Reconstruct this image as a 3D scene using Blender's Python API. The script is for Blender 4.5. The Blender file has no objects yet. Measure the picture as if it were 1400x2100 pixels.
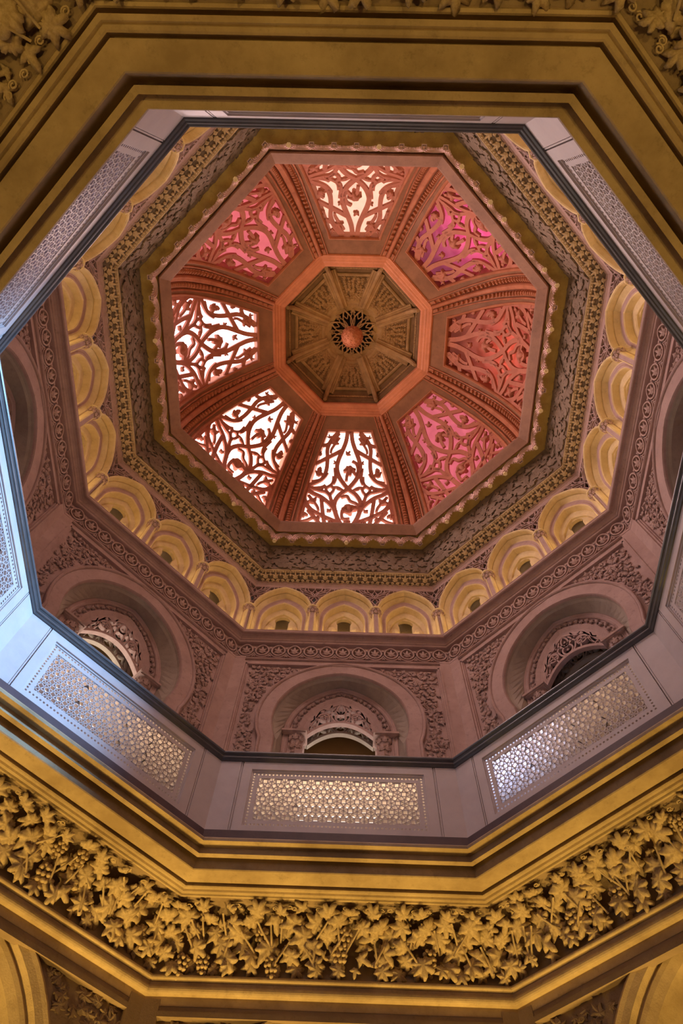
import bpy, math, random
from math import sin, cos, pi, radians as rad, sqrt, atan2, acos, floor
from mathutils import Vector, Matrix
from mathutils.geometry import tessellate_polygon

random.seed(7)
SC = bpy.context.scene
COL = SC.collection
ZO = 1.6                      # height of the camera above the hall floor
K8 = cos(pi / 8)              # apothem / circumradius of an octagon
T8 = sin(pi / 8)

# ------------------------------------------------------------------ camera
cam_d = bpy.data.cameras.new('camera')
cam = bpy.data.objects.new('camera', cam_d)
COL.objects.link(cam)
cam_d.sensor_fit = 'AUTO'
cam_d.sensor_width = 36.0
cam_d.lens = 1395.907 / 2100 * 36.0
cam_d.clip_start = 0.05
RX = Vector((0.9995607723614746, -0.02084142869997716, 0.021068868167896614))
RY = Vector((0.027300383601673407, 0.9241688828611985, -0.381007303087862))
RZ = Vector((-0.011530455816398614, 0.38141514233290247, 0.9243319413434969))
cm = Matrix.Identity(4)
for i in range(3):
    cm[i][0] = RX[i]; cm[i][1] = -RY[i]; cm[i][2] = -RZ[i]
cm.translation = Vector((0.05664796, -2.80138281, ZO))
cam.matrix_world = cm
SC.camera = cam

# ------------------------------------------------------------------ world, exposure
SC.view_settings.view_transform = 'Standard'
SC.view_settings.look = 'None'
SC.view_settings.gamma = 1.0
SC.view_settings.use_curve_mapping = False
SC.view_settings.exposure = 0.0
world = bpy.data.worlds.new('world'); SC.world = world
world.use_nodes = True
bg = world.node_tree.nodes['Background']
bg.inputs[0].default_value = (0.60, 0.62, 0.70, 1)
bg.inputs[1].default_value = 0.02

# ------------------------------------------------------------------ lamps (positions are sector coordinates: x along the side, y outward, z up)
def sector_matrix(az):
    return Matrix.Translation((0, 0, ZO)) @ Matrix.Rotation(rad(az - 90), 4, 'Z')

def lamp(name, kind, p, az, energy, color, aim=None, **kw):
    d = bpy.data.lights.new(name, kind)
    d.energy = energy; d.color = color
    for k, v in kw.items(): setattr(d, k, v)
    o = bpy.data.objects.new(name, d); COL.objects.link(o)
    M = sector_matrix(az)
    P = M @ Vector(p)
    o.location = P
    if aim is not None:
        q = (M @ Vector(aim)) - P
        o.rotation_euler = q.to_track_quat('-Z', 'Y').to_euler()
    return o

AZ = {'south': 90, 'southeast': 45, 'east': 0, 'northeast': -45, 'north': -90, 'northwest': -135, 'west': 180, 'southwest': 135}
UP = {'south': 24, 'southeast': 20, 'east': 9, 'northeast': 6, 'north': 7, 'northwest': 5.5, 'west': 9, 'southwest': 25}
for side, az in AZ.items():
    # warm uplighters that stand along the foot of every wall of the hall
    for xx in (-1.15, 1.15):
        lamp('hall_uplighter', 'AREA', (xx, 4.68, 0.6), az, UP[side], (1.0, 0.62, 0.14), aim=(xx * 1.02, 4.56, 5.2), size=0.22, shape='DISK', spread=rad(75))
    # yellow lamps on the sill inside the arched niches
    for xx in (-1.42, 0, 1.42):
        lamp('niche_lamp', 'POINT', (xx, 5.36, 12.64), az, 8, (1.0, 0.69, 0.27), shadow_soft_size=0.06)
# added warm fill light over the middle of the floor, unseen below
lamp('hall_fill', 'POINT', (0, 0.0, 0.2), 90, 7, (1.0, 0.74, 0.5), shadow_soft_size=0.5)
# cool daylight that comes through the east gallery door and falls on the west balustrade
lamp('door_daylight', 'SPOT', (-0.2, 6.0, 9.75), 0, 9500, (0.29, 0.59, 1.0), aim=(-0.35, -3.7, 6.45), spot_size=rad(33), spot_blend=0.75, shadow_soft_size=0.35)
# lamps in the gallery passage behind the pierced panels
GL = {'south': (40, (1.0, 0.72, 0.40)), 'southwest': (26, (1.0, 0.70, 0.38)), 'southeast': (20, (1.0, 0.68, 0.36)), 'east': (8, (1.0, 0.75, 0.6)),
      'west': (8, (0.8, 0.85, 1.0)), 'northwest': (6, (0.8, 0.7, 1.0)), 'northeast': (6, (1.0, 0.75, 0.6)), 'north': (6, (1.0, 0.75, 0.6))}
for side, (en, colr) in GL.items():
    lamp('passage_lamp', 'AREA', (0, 5.15, 6.1), AZ[side], en, colr, aim=(0, 3.8, 6.75), size=2.2, size_y=0.2, shape='RECTANGLE', spread=rad(110))
lamp('passage_daylight', 'AREA', (-0.9, 5.1, 6.1), 45, 26, (0.42, 0.62, 1.0), aim=(-0.75, 3.8, 6.6), size=0.5, spread=rad(70))
# daylight through the dome windows: (pane colour, pane glow, lamp behind the pane)
WIN = {'south': ((1.0, 0.85, 0.74), 5.2, 0), 'southwest': ((1.0, 0.80, 0.72), 8.0, 160), 'west': ((1.0, 0.88, 0.90), 5.6, 0),
       'northwest': ((1.0, 0.24, 0.28), 1.0, 0), 'north': ((1.0, 0.68, 0.50), 1.6, 0), 'northeast': ((0.85, 0.22, 0.42), 0.22, 120),
       'east': ((0.85, 0.28, 0.20), 0.12, 70), 'southeast': ((1.0, 0.24, 0.32), 0.85, 0)}
for side, (c, e, l) in WIN.items():
    if l:
        lamp('sun_patch_lamp', 'POINT', (-0.1, 4.95, 18.85), AZ[side], l, c, shadow_soft_size=0.25)
# added pinkish fill lamps inside the dome panes, strengthening the window daylight
lamp('west_window_fill', 'AREA', (0, 3.55, 17.9), 180, 125, (1.0, 0.72, 0.70), aim=(0, -4.6, 13.5), size=1.8, spread=rad(135))
lamp('southwest_window_fill', 'AREA', (0, 3.55, 17.9), 135, 145, (1.0, 0.66, 0.62), aim=(0, -4.6, 13.5), size=1.8, spread=rad(135))
lamp('north_window_fill', 'AREA', (0, 3.55, 17.9), -90, 75, (1.0, 0.70, 0.62), aim=(0, -4.2, 9.0), size=1.8, spread=rad(95))
lamp('south_window_fill', 'AREA', (0, 3.55, 17.9), 90, 90, (1.0, 0.72, 0.66), aim=(0, -4.6, 12.0), size=1.8, spread=rad(120))

# ------------------------------------------------------------------ materials
def new_mat(name):
    m = bpy.data.materials.new(name); m.use_nodes = True
    return m, m.node_tree, m.node_tree.nodes['Principled BSDF']

def stone(name, c1, c2, scale=2.5, rough=0.75, bump=0.25, pits=0.0, fine=60.0, spec=0.3, metal=0.0):
    m, nt, b = new_mat(name)
    N, L = nt.nodes, nt.links
    tc = N.new('ShaderNodeTexCoord')
    n1 = N.new('ShaderNodeTexNoise'); n1.inputs['Scale'].default_value = scale; n1.inputs['Detail'].default_value = 8; n1.inputs['Roughness'].default_value = 0.62
    L.new(tc.outputs['Object'], n1.inputs['Vector'])
    r = N.new('ShaderNodeValToRGB')
    r.color_ramp.elements[0].position = 0.33; r.color_ramp.elements[0].color = (*c2, 1)
    r.color_ramp.elements[1].position = 0.66; r.color_ramp.elements[1].color = (*c1, 1)
    L.new(n1.outputs['Fac'], r.inputs['Fac'])
    n2 = N.new('ShaderNodeTexNoise'); n2.inputs['Scale'].default_value = fine; n2.inputs['Detail'].default_value = 4
    L.new(tc.outputs['Object'], n2.inputs['Vector'])
    col = r.outputs['Color']
    if pits:
        v = N.new('ShaderNodeTexNoise'); v.inputs['Scale'].default_value = 11; v.inputs['Detail'].default_value = 6; v.inputs['Roughness'].default_value = 0.8
        L.new(tc.outputs['Object'], v.inputs['Vector'])
        rr = N.new('ShaderNodeValToRGB')
        rr.color_ramp.elements[0].position = 0.30; rr.color_ramp.elements[0].color = (1 - pits, 1 - pits, 1 - pits, 1)
        rr.color_ramp.elements[1].position = 0.45; rr.color_ramp.elements[1].color = (1, 1, 1, 1)
        L.new(v.outputs['Fac'], rr.inputs['Fac'])
        mx = N.new('ShaderNodeMix'); mx.data_type = 'RGBA'; mx.blend_type = 'MULTIPLY'; mx.inputs[0].default_value = 1
        L.new(col, mx.inputs[6]); L.new(rr.outputs['Color'], mx.inputs[7]); col = mx.outputs[2]
    L.new(col, b.inputs['Base Color'])
    b.inputs['Roughness'].default_value = rough
    b.inputs['Specular IOR Level'].default_value = spec
    b.inputs['Metallic'].default_value = metal
    bp = N.new('ShaderNodeBump'); bp.inputs['Strength'].default_value = bump; bp.inputs['Distance'].default_value = 0.01
    ad = N.new('ShaderNodeMath'); ad.operation = 'ADD'
    L.new(n1.outputs['Fac'], ad.inputs[0]); L.new(n2.outputs['Fac'], ad.inputs[1])
    L.new(ad.outputs[0], bp.inputs['Height']); L.new(bp.outputs['Normal'], b.inputs['Normal'])
    return m

M_HALL = stone('hall_plaster', (0.57, 0.43, 0.27), (0.34, 0.24, 0.14), 1.7, 0.7, 0.3, 0.25)
M_LOW = stone('lower_wall_plaster', (0.36, 0.26, 0.18), (0.25, 0.175, 0.115), 2.2, 0.75, 0.3, 0.25)
M_LEAF = stone('carved_vine_plaster', (0.60, 0.46, 0.30), (0.40, 0.29, 0.17), 6, 0.62, 0.4)
M_PINK = stone('gallery_plaster', (0.50, 0.35, 0.325), (0.40, 0.265, 0.24), 2.6, 0.75, 0.3, 0.3)
M_PINKC = stone('carved_gallery_plaster', (0.52, 0.37, 0.335), (0.36, 0.24, 0.21), 5, 0.8, 0.5)
M_GREY = stone('grey_reveal_plaster', (0.46, 0.39, 0.33), (0.35, 0.29, 0.245), 2.2, 0.75, 0.25, 0.2)
M_MARB = stone('white_marble', (0.70, 0.62, 0.62), (0.60, 0.52, 0.53), 2.0, 0.45, 0.08, 0.06, 90, 0.4)
M_DARK = stone('dark_grey_marble', (0.13, 0.12, 0.125), (0.085, 0.08, 0.085), 3.0, 0.35, 0.06, 0.2, 80, 0.5)
M_PURP = stone('dark_plum_marble', (0.13, 0.085, 0.095), (0.09, 0.06, 0.07), 3.0, 0.45, 0.06, 0.2, 80, 0.4)
M_YELL = stone('niche_plaster', (0.74, 0.60, 0.36), (0.60, 0.46, 0.24), 3.0, 0.75, 0.25, 0.2)
M_TERR = stone('terracotta_plaster', (0.46, 0.17, 0.085), (0.32, 0.11, 0.05), 2.6, 0.6, 0.3, 0.25)
M_FRET = stone('fretwork_plaster', (0.46, 0.17, 0.11), (0.38, 0.13, 0.08), 4, 0.6, 0.25)
M_SHELL = stone('dome_field_plaster', (0.27, 0.125, 0.062), (0.19, 0.085, 0.04), 2.2, 0.6, 0.3, 0.25)
M_CORB = stone('corbel_plaster', (0.66, 0.44, 0.40), (0.54, 0.35, 0.31), 4, 0.7, 0.25)
M_VAULT = stone('vault_ground_shade', (0.24, 0.14, 0.062), (0.16, 0.09, 0.04), 3.2, 0.75, 0.4, 0.2)  # darker than the lantern plaster: shade painted in behind the carved leaves
M_ORNG = stone('orange_terracotta', (0.58, 0.22, 0.105), (0.42, 0.155, 0.07), 2.6, 0.55, 0.25, 0.2)
M_TAN = stone('lantern_plaster', (0.50, 0.32, 0.15), (0.34, 0.205, 0.09), 3.2, 0.7, 0.4, 0.2)
M_COVE = stone('cove_plaster', (0.25, 0.185, 0.135), (0.17, 0.12, 0.085), 3.0, 0.8, 0.5, 0.3)
M_OLIV = stone('olive_soffit_plaster', (0.54, 0.385, 0.125), (0.41, 0.285, 0.09), 3.0, 0.75, 0.3, 0.3)
M_RING = stone('dome_ring_plaster', (0.30, 0.16, 0.11), (0.22, 0.115, 0.08), 2.6, 0.7, 0.3, 0.3)
M_CREAM = stone('cream_plaster', (0.80, 0.68, 0.48), (0.70, 0.57, 0.38), 9, 0.7, 0.2)
M_VOID = stone('painted_shade_backing', (0.035, 0.028, 0.024), (0.025, 0.02, 0.017), 2, 0.9, 0.1)  # near-black base colour paints the darkness into alcoves and voids
M_BACK = stone('ochre_door_board', (0.50, 0.30, 0.12), (0.42, 0.24, 0.09), 1.6, 0.6, 0.15)
M_FLOOR = stone('hall_floor_stone', (0.45, 0.38, 0.30), (0.36, 0.30, 0.24), 1.2, 0.5, 0.1)

def glow_mat(name, c, e):
    m, nt, b = new_mat(name)
    n = nt.nodes.new('ShaderNodeTexNoise'); n.inputs['Scale'].default_value = 3.0; n.inputs['Detail'].default_value = 3
    tc = nt.nodes.new('ShaderNodeTexCoord'); nt.links.new(tc.outputs['Object'], n.inputs['Vector'])
    r = nt.nodes.new('ShaderNodeValToRGB')
    r.color_ramp.elements[0].position = 0.3; r.color_ramp.elements[0].color = (c[0] * .92, c[1] * .86, c[2] * .88, 1)
    r.color_ramp.elements[1].position = 0.7; r.color_ramp.elements[1].color = (*c, 1)
    nt.links.new(n.outputs['Fac'], r.inputs['Fac'])
    nt.links.new(r.outputs['Color'], b.inputs['Base Color'])
    nt.links.new(r.outputs['Color'], b.inputs['Emission Color'])
    b.inputs['Emission Strength'].default_value = e
    b.inputs['Roughness'].default_value = 0.6
    return m

def pane_mat(name, c, e):
    """coloured window glass lit from outside: it glows, and lets a lamp behind it show through"""
    m = glow_mat(name, c, e)
    nt = m.node_tree; N, L = nt.nodes, nt.links
    b = N['Principled BSDF']; out = N['Material Output']
    t = N.new('ShaderNodeBsdfTranslucent'); t.inputs[0].default_value = (*c, 1)
    mx = N.new('ShaderNodeMixShader'); mx.inputs[0].default_value = 0.4
    L.new(b.outputs[0], mx.inputs[1]); L.new(t.outputs[0], mx.inputs[2]); L.new(mx.outputs[0], out.inputs['Surface'])
    return m

# ------------------------------------------------------------------ mesh building
class MB:
    def __init__(s): s.v = []; s.f = []
    def add(s, vs, fs, M=None):
        o = len(s.v)
        s.v += [tuple(M @ Vector(p)) for p in vs] if M is not None else [tuple(p) for p in vs]
        s.f += [tuple(i + o for i in f) for f in fs]
        return s
    def box(s, x0, x1, y0, y1, z0, z1, M=None):
        vs = [(x, y, z) for x in (x0, x1) for y in (y0, y1) for z in (z0, z1)]
        return s.add(vs, [(0, 1, 3, 2), (4, 6, 7, 5), (0, 4, 5, 1), (2, 3, 7, 6), (0, 2, 6, 4), (1, 5, 7, 3)], M)
    def grid(s, rows, closed=False, M=None):
        """rows: equal-length lists of points; closed joins the last row back to the first"""
        n = len(rows[0]); vs = [p for r in rows for p in r]; fs = []
        R = len(rows)
        for i in range(R if closed else R - 1):
            for j in range(n - 1):
                a = i * n + j; b = ((i + 1) % R) * n + j
                fs.append((a, a + 1, b + 1, b))
        return s.add(vs, fs, M)
    def side(s, prof, M=None):
        """a length of moulding across one side of the octagon, mitred at the corners; prof in (circumradius, z)"""
        return s.grid([[(-R * T8, R * K8, z), (R * T8, R * K8, z)] for R, z in prof], M=M)
    def ring(s, prof):
        """the moulding right round the octagon"""
        rows = [[(R * cos(rad(22.5 + 45 * k)), R * sin(rad(22.5 + 45 * k)), z) for k in range(9)] for R, z in prof]
        return s.grid(rows)
    def tube(s, pts, r, n=6, M=None, cap=True):
        pts = [Vector(p) for p in pts]; rows = []
        up = Vector((0.13, 0.31, 0.94))
        for i, p in enumerate(pts):
            t = (pts[min(i + 1, len(pts) - 1)] - pts[max(i - 1, 0)]).normalized()
            a = t.cross(up)
            if a.length < 1e-4: a = t.cross(Vector((1, 0, 0)))
            a.normalize(); b = t.cross(a)
            rr = r[i] if isinstance(r, (list, tuple)) else r
            rows.append([p + (a * cos(2 * pi * k / n) + b * sin(2 * pi * k / n)) * rr for k in range(n + 1)])
        o = len(s.v); s.grid(rows, M=M)
        if cap:
            s.f.append(tuple(o + k for k in range(n))); e = o + (len(pts) - 1) * (n + 1); s.f.append(tuple(e + n - 1 - k for k in range(n)))
        return s
    def lathe(s, prof, n=10, M=None):
        """prof (r, z) about the z axis"""
        return s.grid([[(r * cos(2 * pi * k / n), r * sin(2 * pi * k / n), z) for k in range(n + 1)] for r, z in prof], M=M)
    def plate(s, outer, holes, y0, y1, M=None):
        """flat plate in the xz plane with holes, from y0 (front) to y1 (back)"""
        loops = [[Vector((x, z, 0)) for x, z in l] for l in [outer] + holes]
        tris = tessellate_polygon(loops)
        flat = [p for l in loops for p in l]; n = len(flat)
        vs = [(p.x, y0, p.y) for p in flat] + [(p.x, y1, p.y) for p in flat]
        fs = [tuple(t) for t in tris] + [tuple(i + n for i in reversed(t)) for t in tris]
        o = 0
        for l in loops:
            m = len(l)
            for i in range(m):
                a, b = o + i, o + (i + 1) % m
                fs.append((a, b, b + n, a + n))
            o += m
        return s.add(vs, fs, M)
    def ball(s, c, r, nu=7, nv=5, M=None, sz=1.0):
        rows = [[(c[0] + r * sin(pi * j / nv) * cos(2 * pi * k / nu), c[1] + r * sin(pi * j / nv) * sin(2 * pi * k / nu), c[2] - r * sz * cos(pi * j / nv)) for k in range(nu + 1)] for j in range(nv + 1)]
        return s.grid(rows, M=M)
    def ribbon(s, pts, w, f, d):
        """flat band of width w along 2-D pts, laid on a surface by f(a, b, depth); d = (front, back)"""
        n = len(pts); L = []; R = []
        for i in range(n):
            ax, ay = pts[max(i - 1, 0)]; bx, by = pts[min(i + 1, n - 1)]
            l = sqrt((bx - ax) ** 2 + (by - ay) ** 2) or 1
            nx, ny = -(by - ay) / l, (bx - ax) / l
            ww = (w[i] if isinstance(w, (list, tuple)) else w) / 2
            L.append((pts[i][0] + nx * ww, pts[i][1] + ny * ww)); R.append((pts[i][0] - nx * ww, pts[i][1] - ny * ww))
        rows = [[f(*L[i], d[0]), f(*R[i], d[0]), f(*R[i], d[1]), f(*L[i], d[1]), f(*L[i], d[0])] for i in range(n)]
        o = len(s.v); s.grid(rows)
        s.f.append((o, o + 1, o + 2, o + 3)); e = o + (n - 1) * 5; s.f.append((e + 3, e + 2, e + 1, e))
        return s
    def mesh(s, name, mat, smooth=False):
        me = bpy.data.meshes.new(name)
        me.from_pydata(s.v, [], s.f)
        me.materials.append(mat)
        if smooth: me.polygons.foreach_set('use_smooth', [True] * len(me.polygons))
        me.update()
        return me

def spline(pts, n=8):
    """Catmull-Rom through 2-D points"""
    out = []; P = [pts[0]] + list(pts) + [pts[-1]]
    for i in range(1, len(P) - 2):
        for k in range(n):
            t = k / n
            out.append(tuple(0.5 * (2 * P[i][d] + (P[i + 1][d] - P[i - 1][d]) * t + (2 * P[i - 1][d] - 5 * P[i][d] + 4 * P[i + 1][d] - P[i + 2][d]) * t * t + (3 * P[i][d] - P[i - 1][d] - 3 * P[i + 1][d] + P[i + 2][d]) * t ** 3) for d in (0, 1)))
    out.append(tuple(pts[-1])); return out

def arch(w, c, zs, z0=None, th=0.0, n=14):
    """pointed arch from the left foot over the crown to the right foot; centres at -+c, radius w + c, th continues the arcs below the springing"""
    r = w + c; top = acos(c / r); R = []
    if z0 is not None: R.append((-c + r * cos(th), z0))
    for i in range(n + 1):
        a = -th + (top + th) * i / n
        R.append((-c + r * cos(a), zs + r * sin(a)))
    L = [(-x, z) for x, z in R]
    return L + R[::-1][1:]

def loft(mb, items, M=None):
    """skin over arches: items of (arch points, y)"""
    return mb.grid([[(x, y, z) for x, z in a] for a, y in items], M=M)

# ------------------------------------------------------------------ object helpers
def setp(o, label=None, cat=None, group=None, kind=None):
    if label: o['label'] = label
    if cat: o['category'] = cat
    if group: o['group'] = group
    if kind: o['kind'] = kind
    return o

def put(name, data, parent=None, loc=None, M=None):
    o = bpy.data.objects.new(name, data); COL.objects.link(o)
    if parent is not None: o.parent = parent
    if M is not None: o.matrix_basis = M
    elif loc is not None: o.location = loc
    return o

def structure(name, az, mesh=None):
    o = bpy.data.objects.new(name, mesh); COL.objects.link(o)
    o.matrix_basis = sector_matrix(az); o['kind'] = 'structure'
    return o

def thing(name, az, base, label, cat, group=None):
    """an Empty at the thing's base in the given sector"""
    o = bpy.data.objects.new(name, None); COL.objects.link(o)
    o.empty_display_size = 0.2
    o.matrix_basis = sector_matrix(az) @ Matrix.Translation(base)
    return setp(o, label, cat, group)

def stuff(o): o['kind'] = 'stuff'; return o

# how each of the eight sides can be told: by the dome window over it
OVER = {'south': 'the plain white dome window', 'southwest': 'the sun-dazzled dome window', 'west': 'the brightest bluish-white dome window',
        'northwest': 'the coral pink dome window', 'north': 'the cream dome window', 'northeast': 'the half magenta dome window',
        'east': 'the dull red dome window', 'southeast': 'the rose pink dome window'}

SIDE_OF = {'south': 'white', 'southwest': 'sun-dazzled', 'west': 'bluish-white', 'northwest': 'coral', 'north': 'cream', 'northeast': 'magenta', 'east': 'dull red', 'southeast': 'rose'}
for k_ in SIDE_OF: SIDE_OF[k_] = 'the %s' % SIDE_OF[k_] + ' window'
# ------------------------------------------------------------------ carved leaves, shared by the friezes
def leaf_mesh(name, mat, lobes, base=0.34, teeth=0.055, nt_=11, n=40, dome=0.16, seed=0, smooth=True, thick=0.16):
    rnd = random.Random(seed); mb = MB(); out = []
    for i in range(n):
        a = -pi + 2 * pi * i / n
        r = base
        for ang, h, wd in lobes:
            d = (a - ang + pi) % (2 * pi) - pi
            r = max(r, base * 0.55 + (h - base * 0.55) * math.exp(-(d / wd) ** 2))
        r *= 1 + teeth * sin(nt_ * a * 2) + rnd.uniform(-.03, .03)
        if abs(a) > pi - 0.28: r *= 0.72
        out.append((r * sin(a), r * cos(a)))
    def ridge(i):
        a = -pi + 2 * pi * i / n
        return max(math.exp(-(((a - g + pi) % (2 * pi) - pi) / 0.16) ** 2) for g, h, w in lobes)
    V = [(0, 0, dome * 0.75)]
    V += [(x * .5, y * .5, dome * (0.8 + 0.35 * ridge(i))) for i, (x, y) in enumerate(out)]
    V += [(x, y, dome * 0.25 * rnd.uniform(-0.6, 1.2)) for x, y in out]
    V += [(x * .93, y * .93, -thick) for x, y in out]
    F = []
    for i in range(n):
        j = (i + 1) % n
        F.append((0, 1 + j, 1 + i))
        F.append((1 + i, 1 + j, 1 + n + j, 1 + n + i))
        F.append((1 + n + i, 1 + n + j, 1 + 2 * n + j, 1 + 2 * n + i))
    mb.add(V, [tuple(reversed(f)) for f in F])
    return mb.mesh(name, mat, smooth)

VINE_LOBES = [(0, 1.0, .40), (.93, .96, .37), (-.93, .96, .37), (1.85, .78, .42), (-1.85, .78, .42)]
L_VINE = [leaf_mesh('vine_leaf', M_LEAF, VINE_LOBES, seed=s, n=48, base=.56, teeth=.07, nt_=7.5) for s in (1, 2, 3)]
L_SMALL = leaf_mesh('small_leaf', M_LEAF, [(0, 1.0, .42), (1.3, .75, .36), (-1.3, .75, .36)], seed=5, n=24, teeth=.03)

def leaf_verts(lobes, n=20, base=.46, dome=.2, seed=0):
    """a cheap leaf as (verts, faces) for carvings that are one mesh"""
    rnd = random.Random(seed); out = []
    for i in range(n):
        a = -pi + 2 * pi * i / n; r = base
        for ang, h, wd in lobes:
            d = (a - ang + pi) % (2 * pi) - pi
            r = max(r, base * .5 + (h - base * .5) * math.exp(-(d / wd) ** 2))
        out.append((r * sin(a), r * cos(a)))
    V = [(0, 0, dome)] + [(x, y, dome * rnd.uniform(.1, .55)) for x, y in out] + [(x * .95, y * .95, -.2) for x, y in out]
    F = []
    for i in range(n):
        j = (i + 1) % n
        F += [(0, 1 + i, 1 + j), (1 + i, 1 + n + i, 1 + n + j, 1 + j)]
    return V, F

MAPLE = [(0, 1.0, .34), (.92, .86, .32), (-.92, .86, .32), (1.85, .55, .34), (-1.85, .55, .34)]
CHEAP = [leaf_verts(MAPLE, 26, base=.42, seed=s) for s in range(3)]
TRI = leaf_verts([(0, 1.0, .38), (1.5, .8, .36), (-1.5, .8, .36)], 16, seed=8)

def frame(p, tip, nrm, size):
    """matrix that lays a leaf at p: its tip along tip, its face along nrm"""
    n = Vector(nrm).normalized(); t = Vector(tip); t = (t - n * t.dot(n)).normalized(); x = t.cross(n)
    M = Matrix.Identity(4)
    for i in range(3): M[i][0] = x[i] * size; M[i][1] = t[i] * size; M[i][2] = n[i] * size; M[i][3] = p[i]
    return M

# ================================================================== THE SETTING
# hall floor and gallery floor
mb = MB(); mb.grid([[(9 * cos(rad(22.5 + 45 * k)), 9 * sin(rad(22.5 + 45 * k)), z) for k in range(9)] for z in (0, -.2)])
mb.f.append(tuple(range(8)))
o = put('floor', mb.mesh('floor', M_FLOOR)); o['kind'] = 'structure'
mb = MB(); mb.ring([(4.1, 5.68), (4.1, 5.9), (6.3, 5.9), (6.3, 5.68), (4.1, 5.68)])
structure('floor_gallery', 90, mb.mesh('floor_gallery', M_GREY))

# trim_1: the stepped lower cornice under the balustrade
P1 = [(4.3, 5.80), (4.02, 5.80), (4.02, 5.735), (3.905, 5.725), (3.89, 5.70), (3.89, 5.665), (4.0, 5.655), (4.005, 5.575), (3.975, 5.565),
      (3.97, 5.555), (4.03, 5.55), (4.032, 5.74), (4.085, 5.74), (4.085, 5.445), (4.095, 5.435), (4.302, 5.435), (4.304, 5.52), (4.328, 5.52), (4.33, 5.412), (4.345, 5.403),
      (4.375, 5.40), (4.385, 5.415), (4.39, 5.405), (4.40, 5.392), (4.44, 5.39), (4.442, 5.56), (4.478, 5.56), (4.48, 5.42), (4.49, 5.405), (4.515, 5.405), (4.53, 5.43), (4.6, 5.6), (4.3, 5.8)]
mb = MB(); mb.ring(P1); structure('trim_1', 90, mb.mesh('trim_1', M_HALL))
# trim_2: dark plum base course of the balustrade
mb = MB(); mb.ring([(4.3, 5.80), (4.035, 5.80), (4.028, 5.806), (4.028, 5.935), (4.04, 5.945), (4.3, 5.945)]); structure('trim_2', 90, mb.mesh('trim_2', M_PURP))
# trim_3: double roll under the vine frieze
def roll(R0, z0, r, a0, a1, n=6): return [(R0 + r * cos(rad(a0 + (a1 - a0) * i / n)), z0 + r * sin(rad(a0 + (a1 - a0) * i / n))) for i in range(n + 1)]
P3 = [(5.12, 4.86), (5.05, 4.86)] + roll(5.055, 4.835, .022, 170, 290, 4) + [(5.085, 4.80), (5.09, 4.765)] + roll(5.11, 4.735, .045, 150, 290, 6) + [(5.16, 4.69), (5.165, 4.60), (5.5, 4.6), (5.5, 4.86), (5.12, 4.86)]
mb = MB(); mb.ring(P3); structure('trim_3', 90, mb.mesh('trim_3', M_HALL))

# lower hall walls with their great arches
LA = dict(c=.55, zs=3.04)
def arc(w, dz=0, z0=-1.6, **k): return arch(w, LA['c'], LA['zs'] + dz, z0, 0, 14)
AP = 5.19 * K8
mb = MB()
hole = arc(1.30); hole = hole
x1 = 5.19 * T8
outer = [(-x1 - .02, -1.6)] + [(-x1 - .02, 4.72), (x1 + .02, 4.72), (x1 + .02, -1.6)]
poly = [(-x1 - .02, -1.6), (-x1 - .02, 4.72), (x1 + .02, 4.72), (x1 + .02, -1.6)] + [(x, z) for x, z in reversed(hole)]
mb.plate(poly, [], AP + .05, AP + .5)
me_low = mb.mesh('lower_wall', M_LOW)
mb = MB()   # mouldings: pilasters at the corners, band over the spandrels
loft(mb, [(arc(1.36), AP + .06), (arc(1.36), AP - .0), (arc(1.33), AP - .02), (arc(1.29), AP), (arc(1.22), AP + .02), (arc(1.19), AP + .10)])
me_low_arch = mb.mesh('arch_moulding', M_HALL)
mb = MB()
loft(mb, [(arc(1.19), AP + .10), (arc(1.16), AP + .08), (arc(1.12), AP + .10), (arc(1.05), AP + .16), (arc(1.02), AP + .30), (arc(0.95), AP + .5)])
me_low_arch2 = mb.mesh('arch_moulding', M_HALL)
mb = MB()
for s in (-1, 1):
    mb.box(*sorted((s * 1.80, s * 2.02)), AP - .03, AP + .08, -1.6, 4.66)
mb.box(-1.8, 1.8, AP - .02, AP + .08, 4.545, 4.66)
mb.box(-1.8, 1.8, AP - .035, AP + .06, 4.49, 4.545)
me_low_fr = mb.mesh('spandrel_frame', M_LOW)
mb = MB(); rnd = random.Random(3)
for s in (-1, 1):
    for i in range(230):
        x = rnd.uniform(.35, 1.76); z = rnd.uniform(2.6, 4.46)
        r2 = (x + .55) ** 2 + (z - 3.04) ** 2
        if r2 < 1.99 ** 2: continue
        a = rnd.uniform(0, 2 * pi); sz = rnd.uniform(.07, .12)
        V, F = CHEAP[i % 3]
        mb.add(V, F, frame((s * x, AP + .045, z), (cos(a), 0, sin(a)), (rnd.uniform(-.3, .3), -1, rnd.uniform(-.3, .3)), sz))
me_low_carv = mb.mesh('carved_foliage', M_LOW)

# gallery walls: arch geometry
def ga(w, z0=5.9): return arch(w, .10, 9.90, z0, rad(21), 16)             # outer round-headed horseshoe
def gi(w, z0=5.9): return arch(w, .36, 9.88, z0, 0.0001, 16)              # inner pointed orders
YW = 5.28
xw = 5.72 * T8
mb = MB()
poly = [(-xw - .05, 5.9), (-xw - .05, 11.60), (xw + .05, 11.60), (xw + .05, 5.9)] + [(x, z) for x, z in reversed(ga(1.5))]
mb.plate(poly, [], YW + .05, YW + .22)
me_gw = mb.mesh('gallery_wall', M_PINK)
mb = MB()
loft(mb, [(ga(1.53), YW + .06), (ga(1.535), YW - .01), (ga(1.525), YW - .035), (ga(1.505), YW - .04), (ga(1.485), YW - .025), (ga(1.475), YW + .0), (ga(1.465), YW - .005), (ga(1.25), YW + .01), (ga(1.235), YW + .03), (ga(1.225), YW + .06)])
me_arch_o = mb.mesh('arch_band', M_PINK)
mb = MB()
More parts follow.
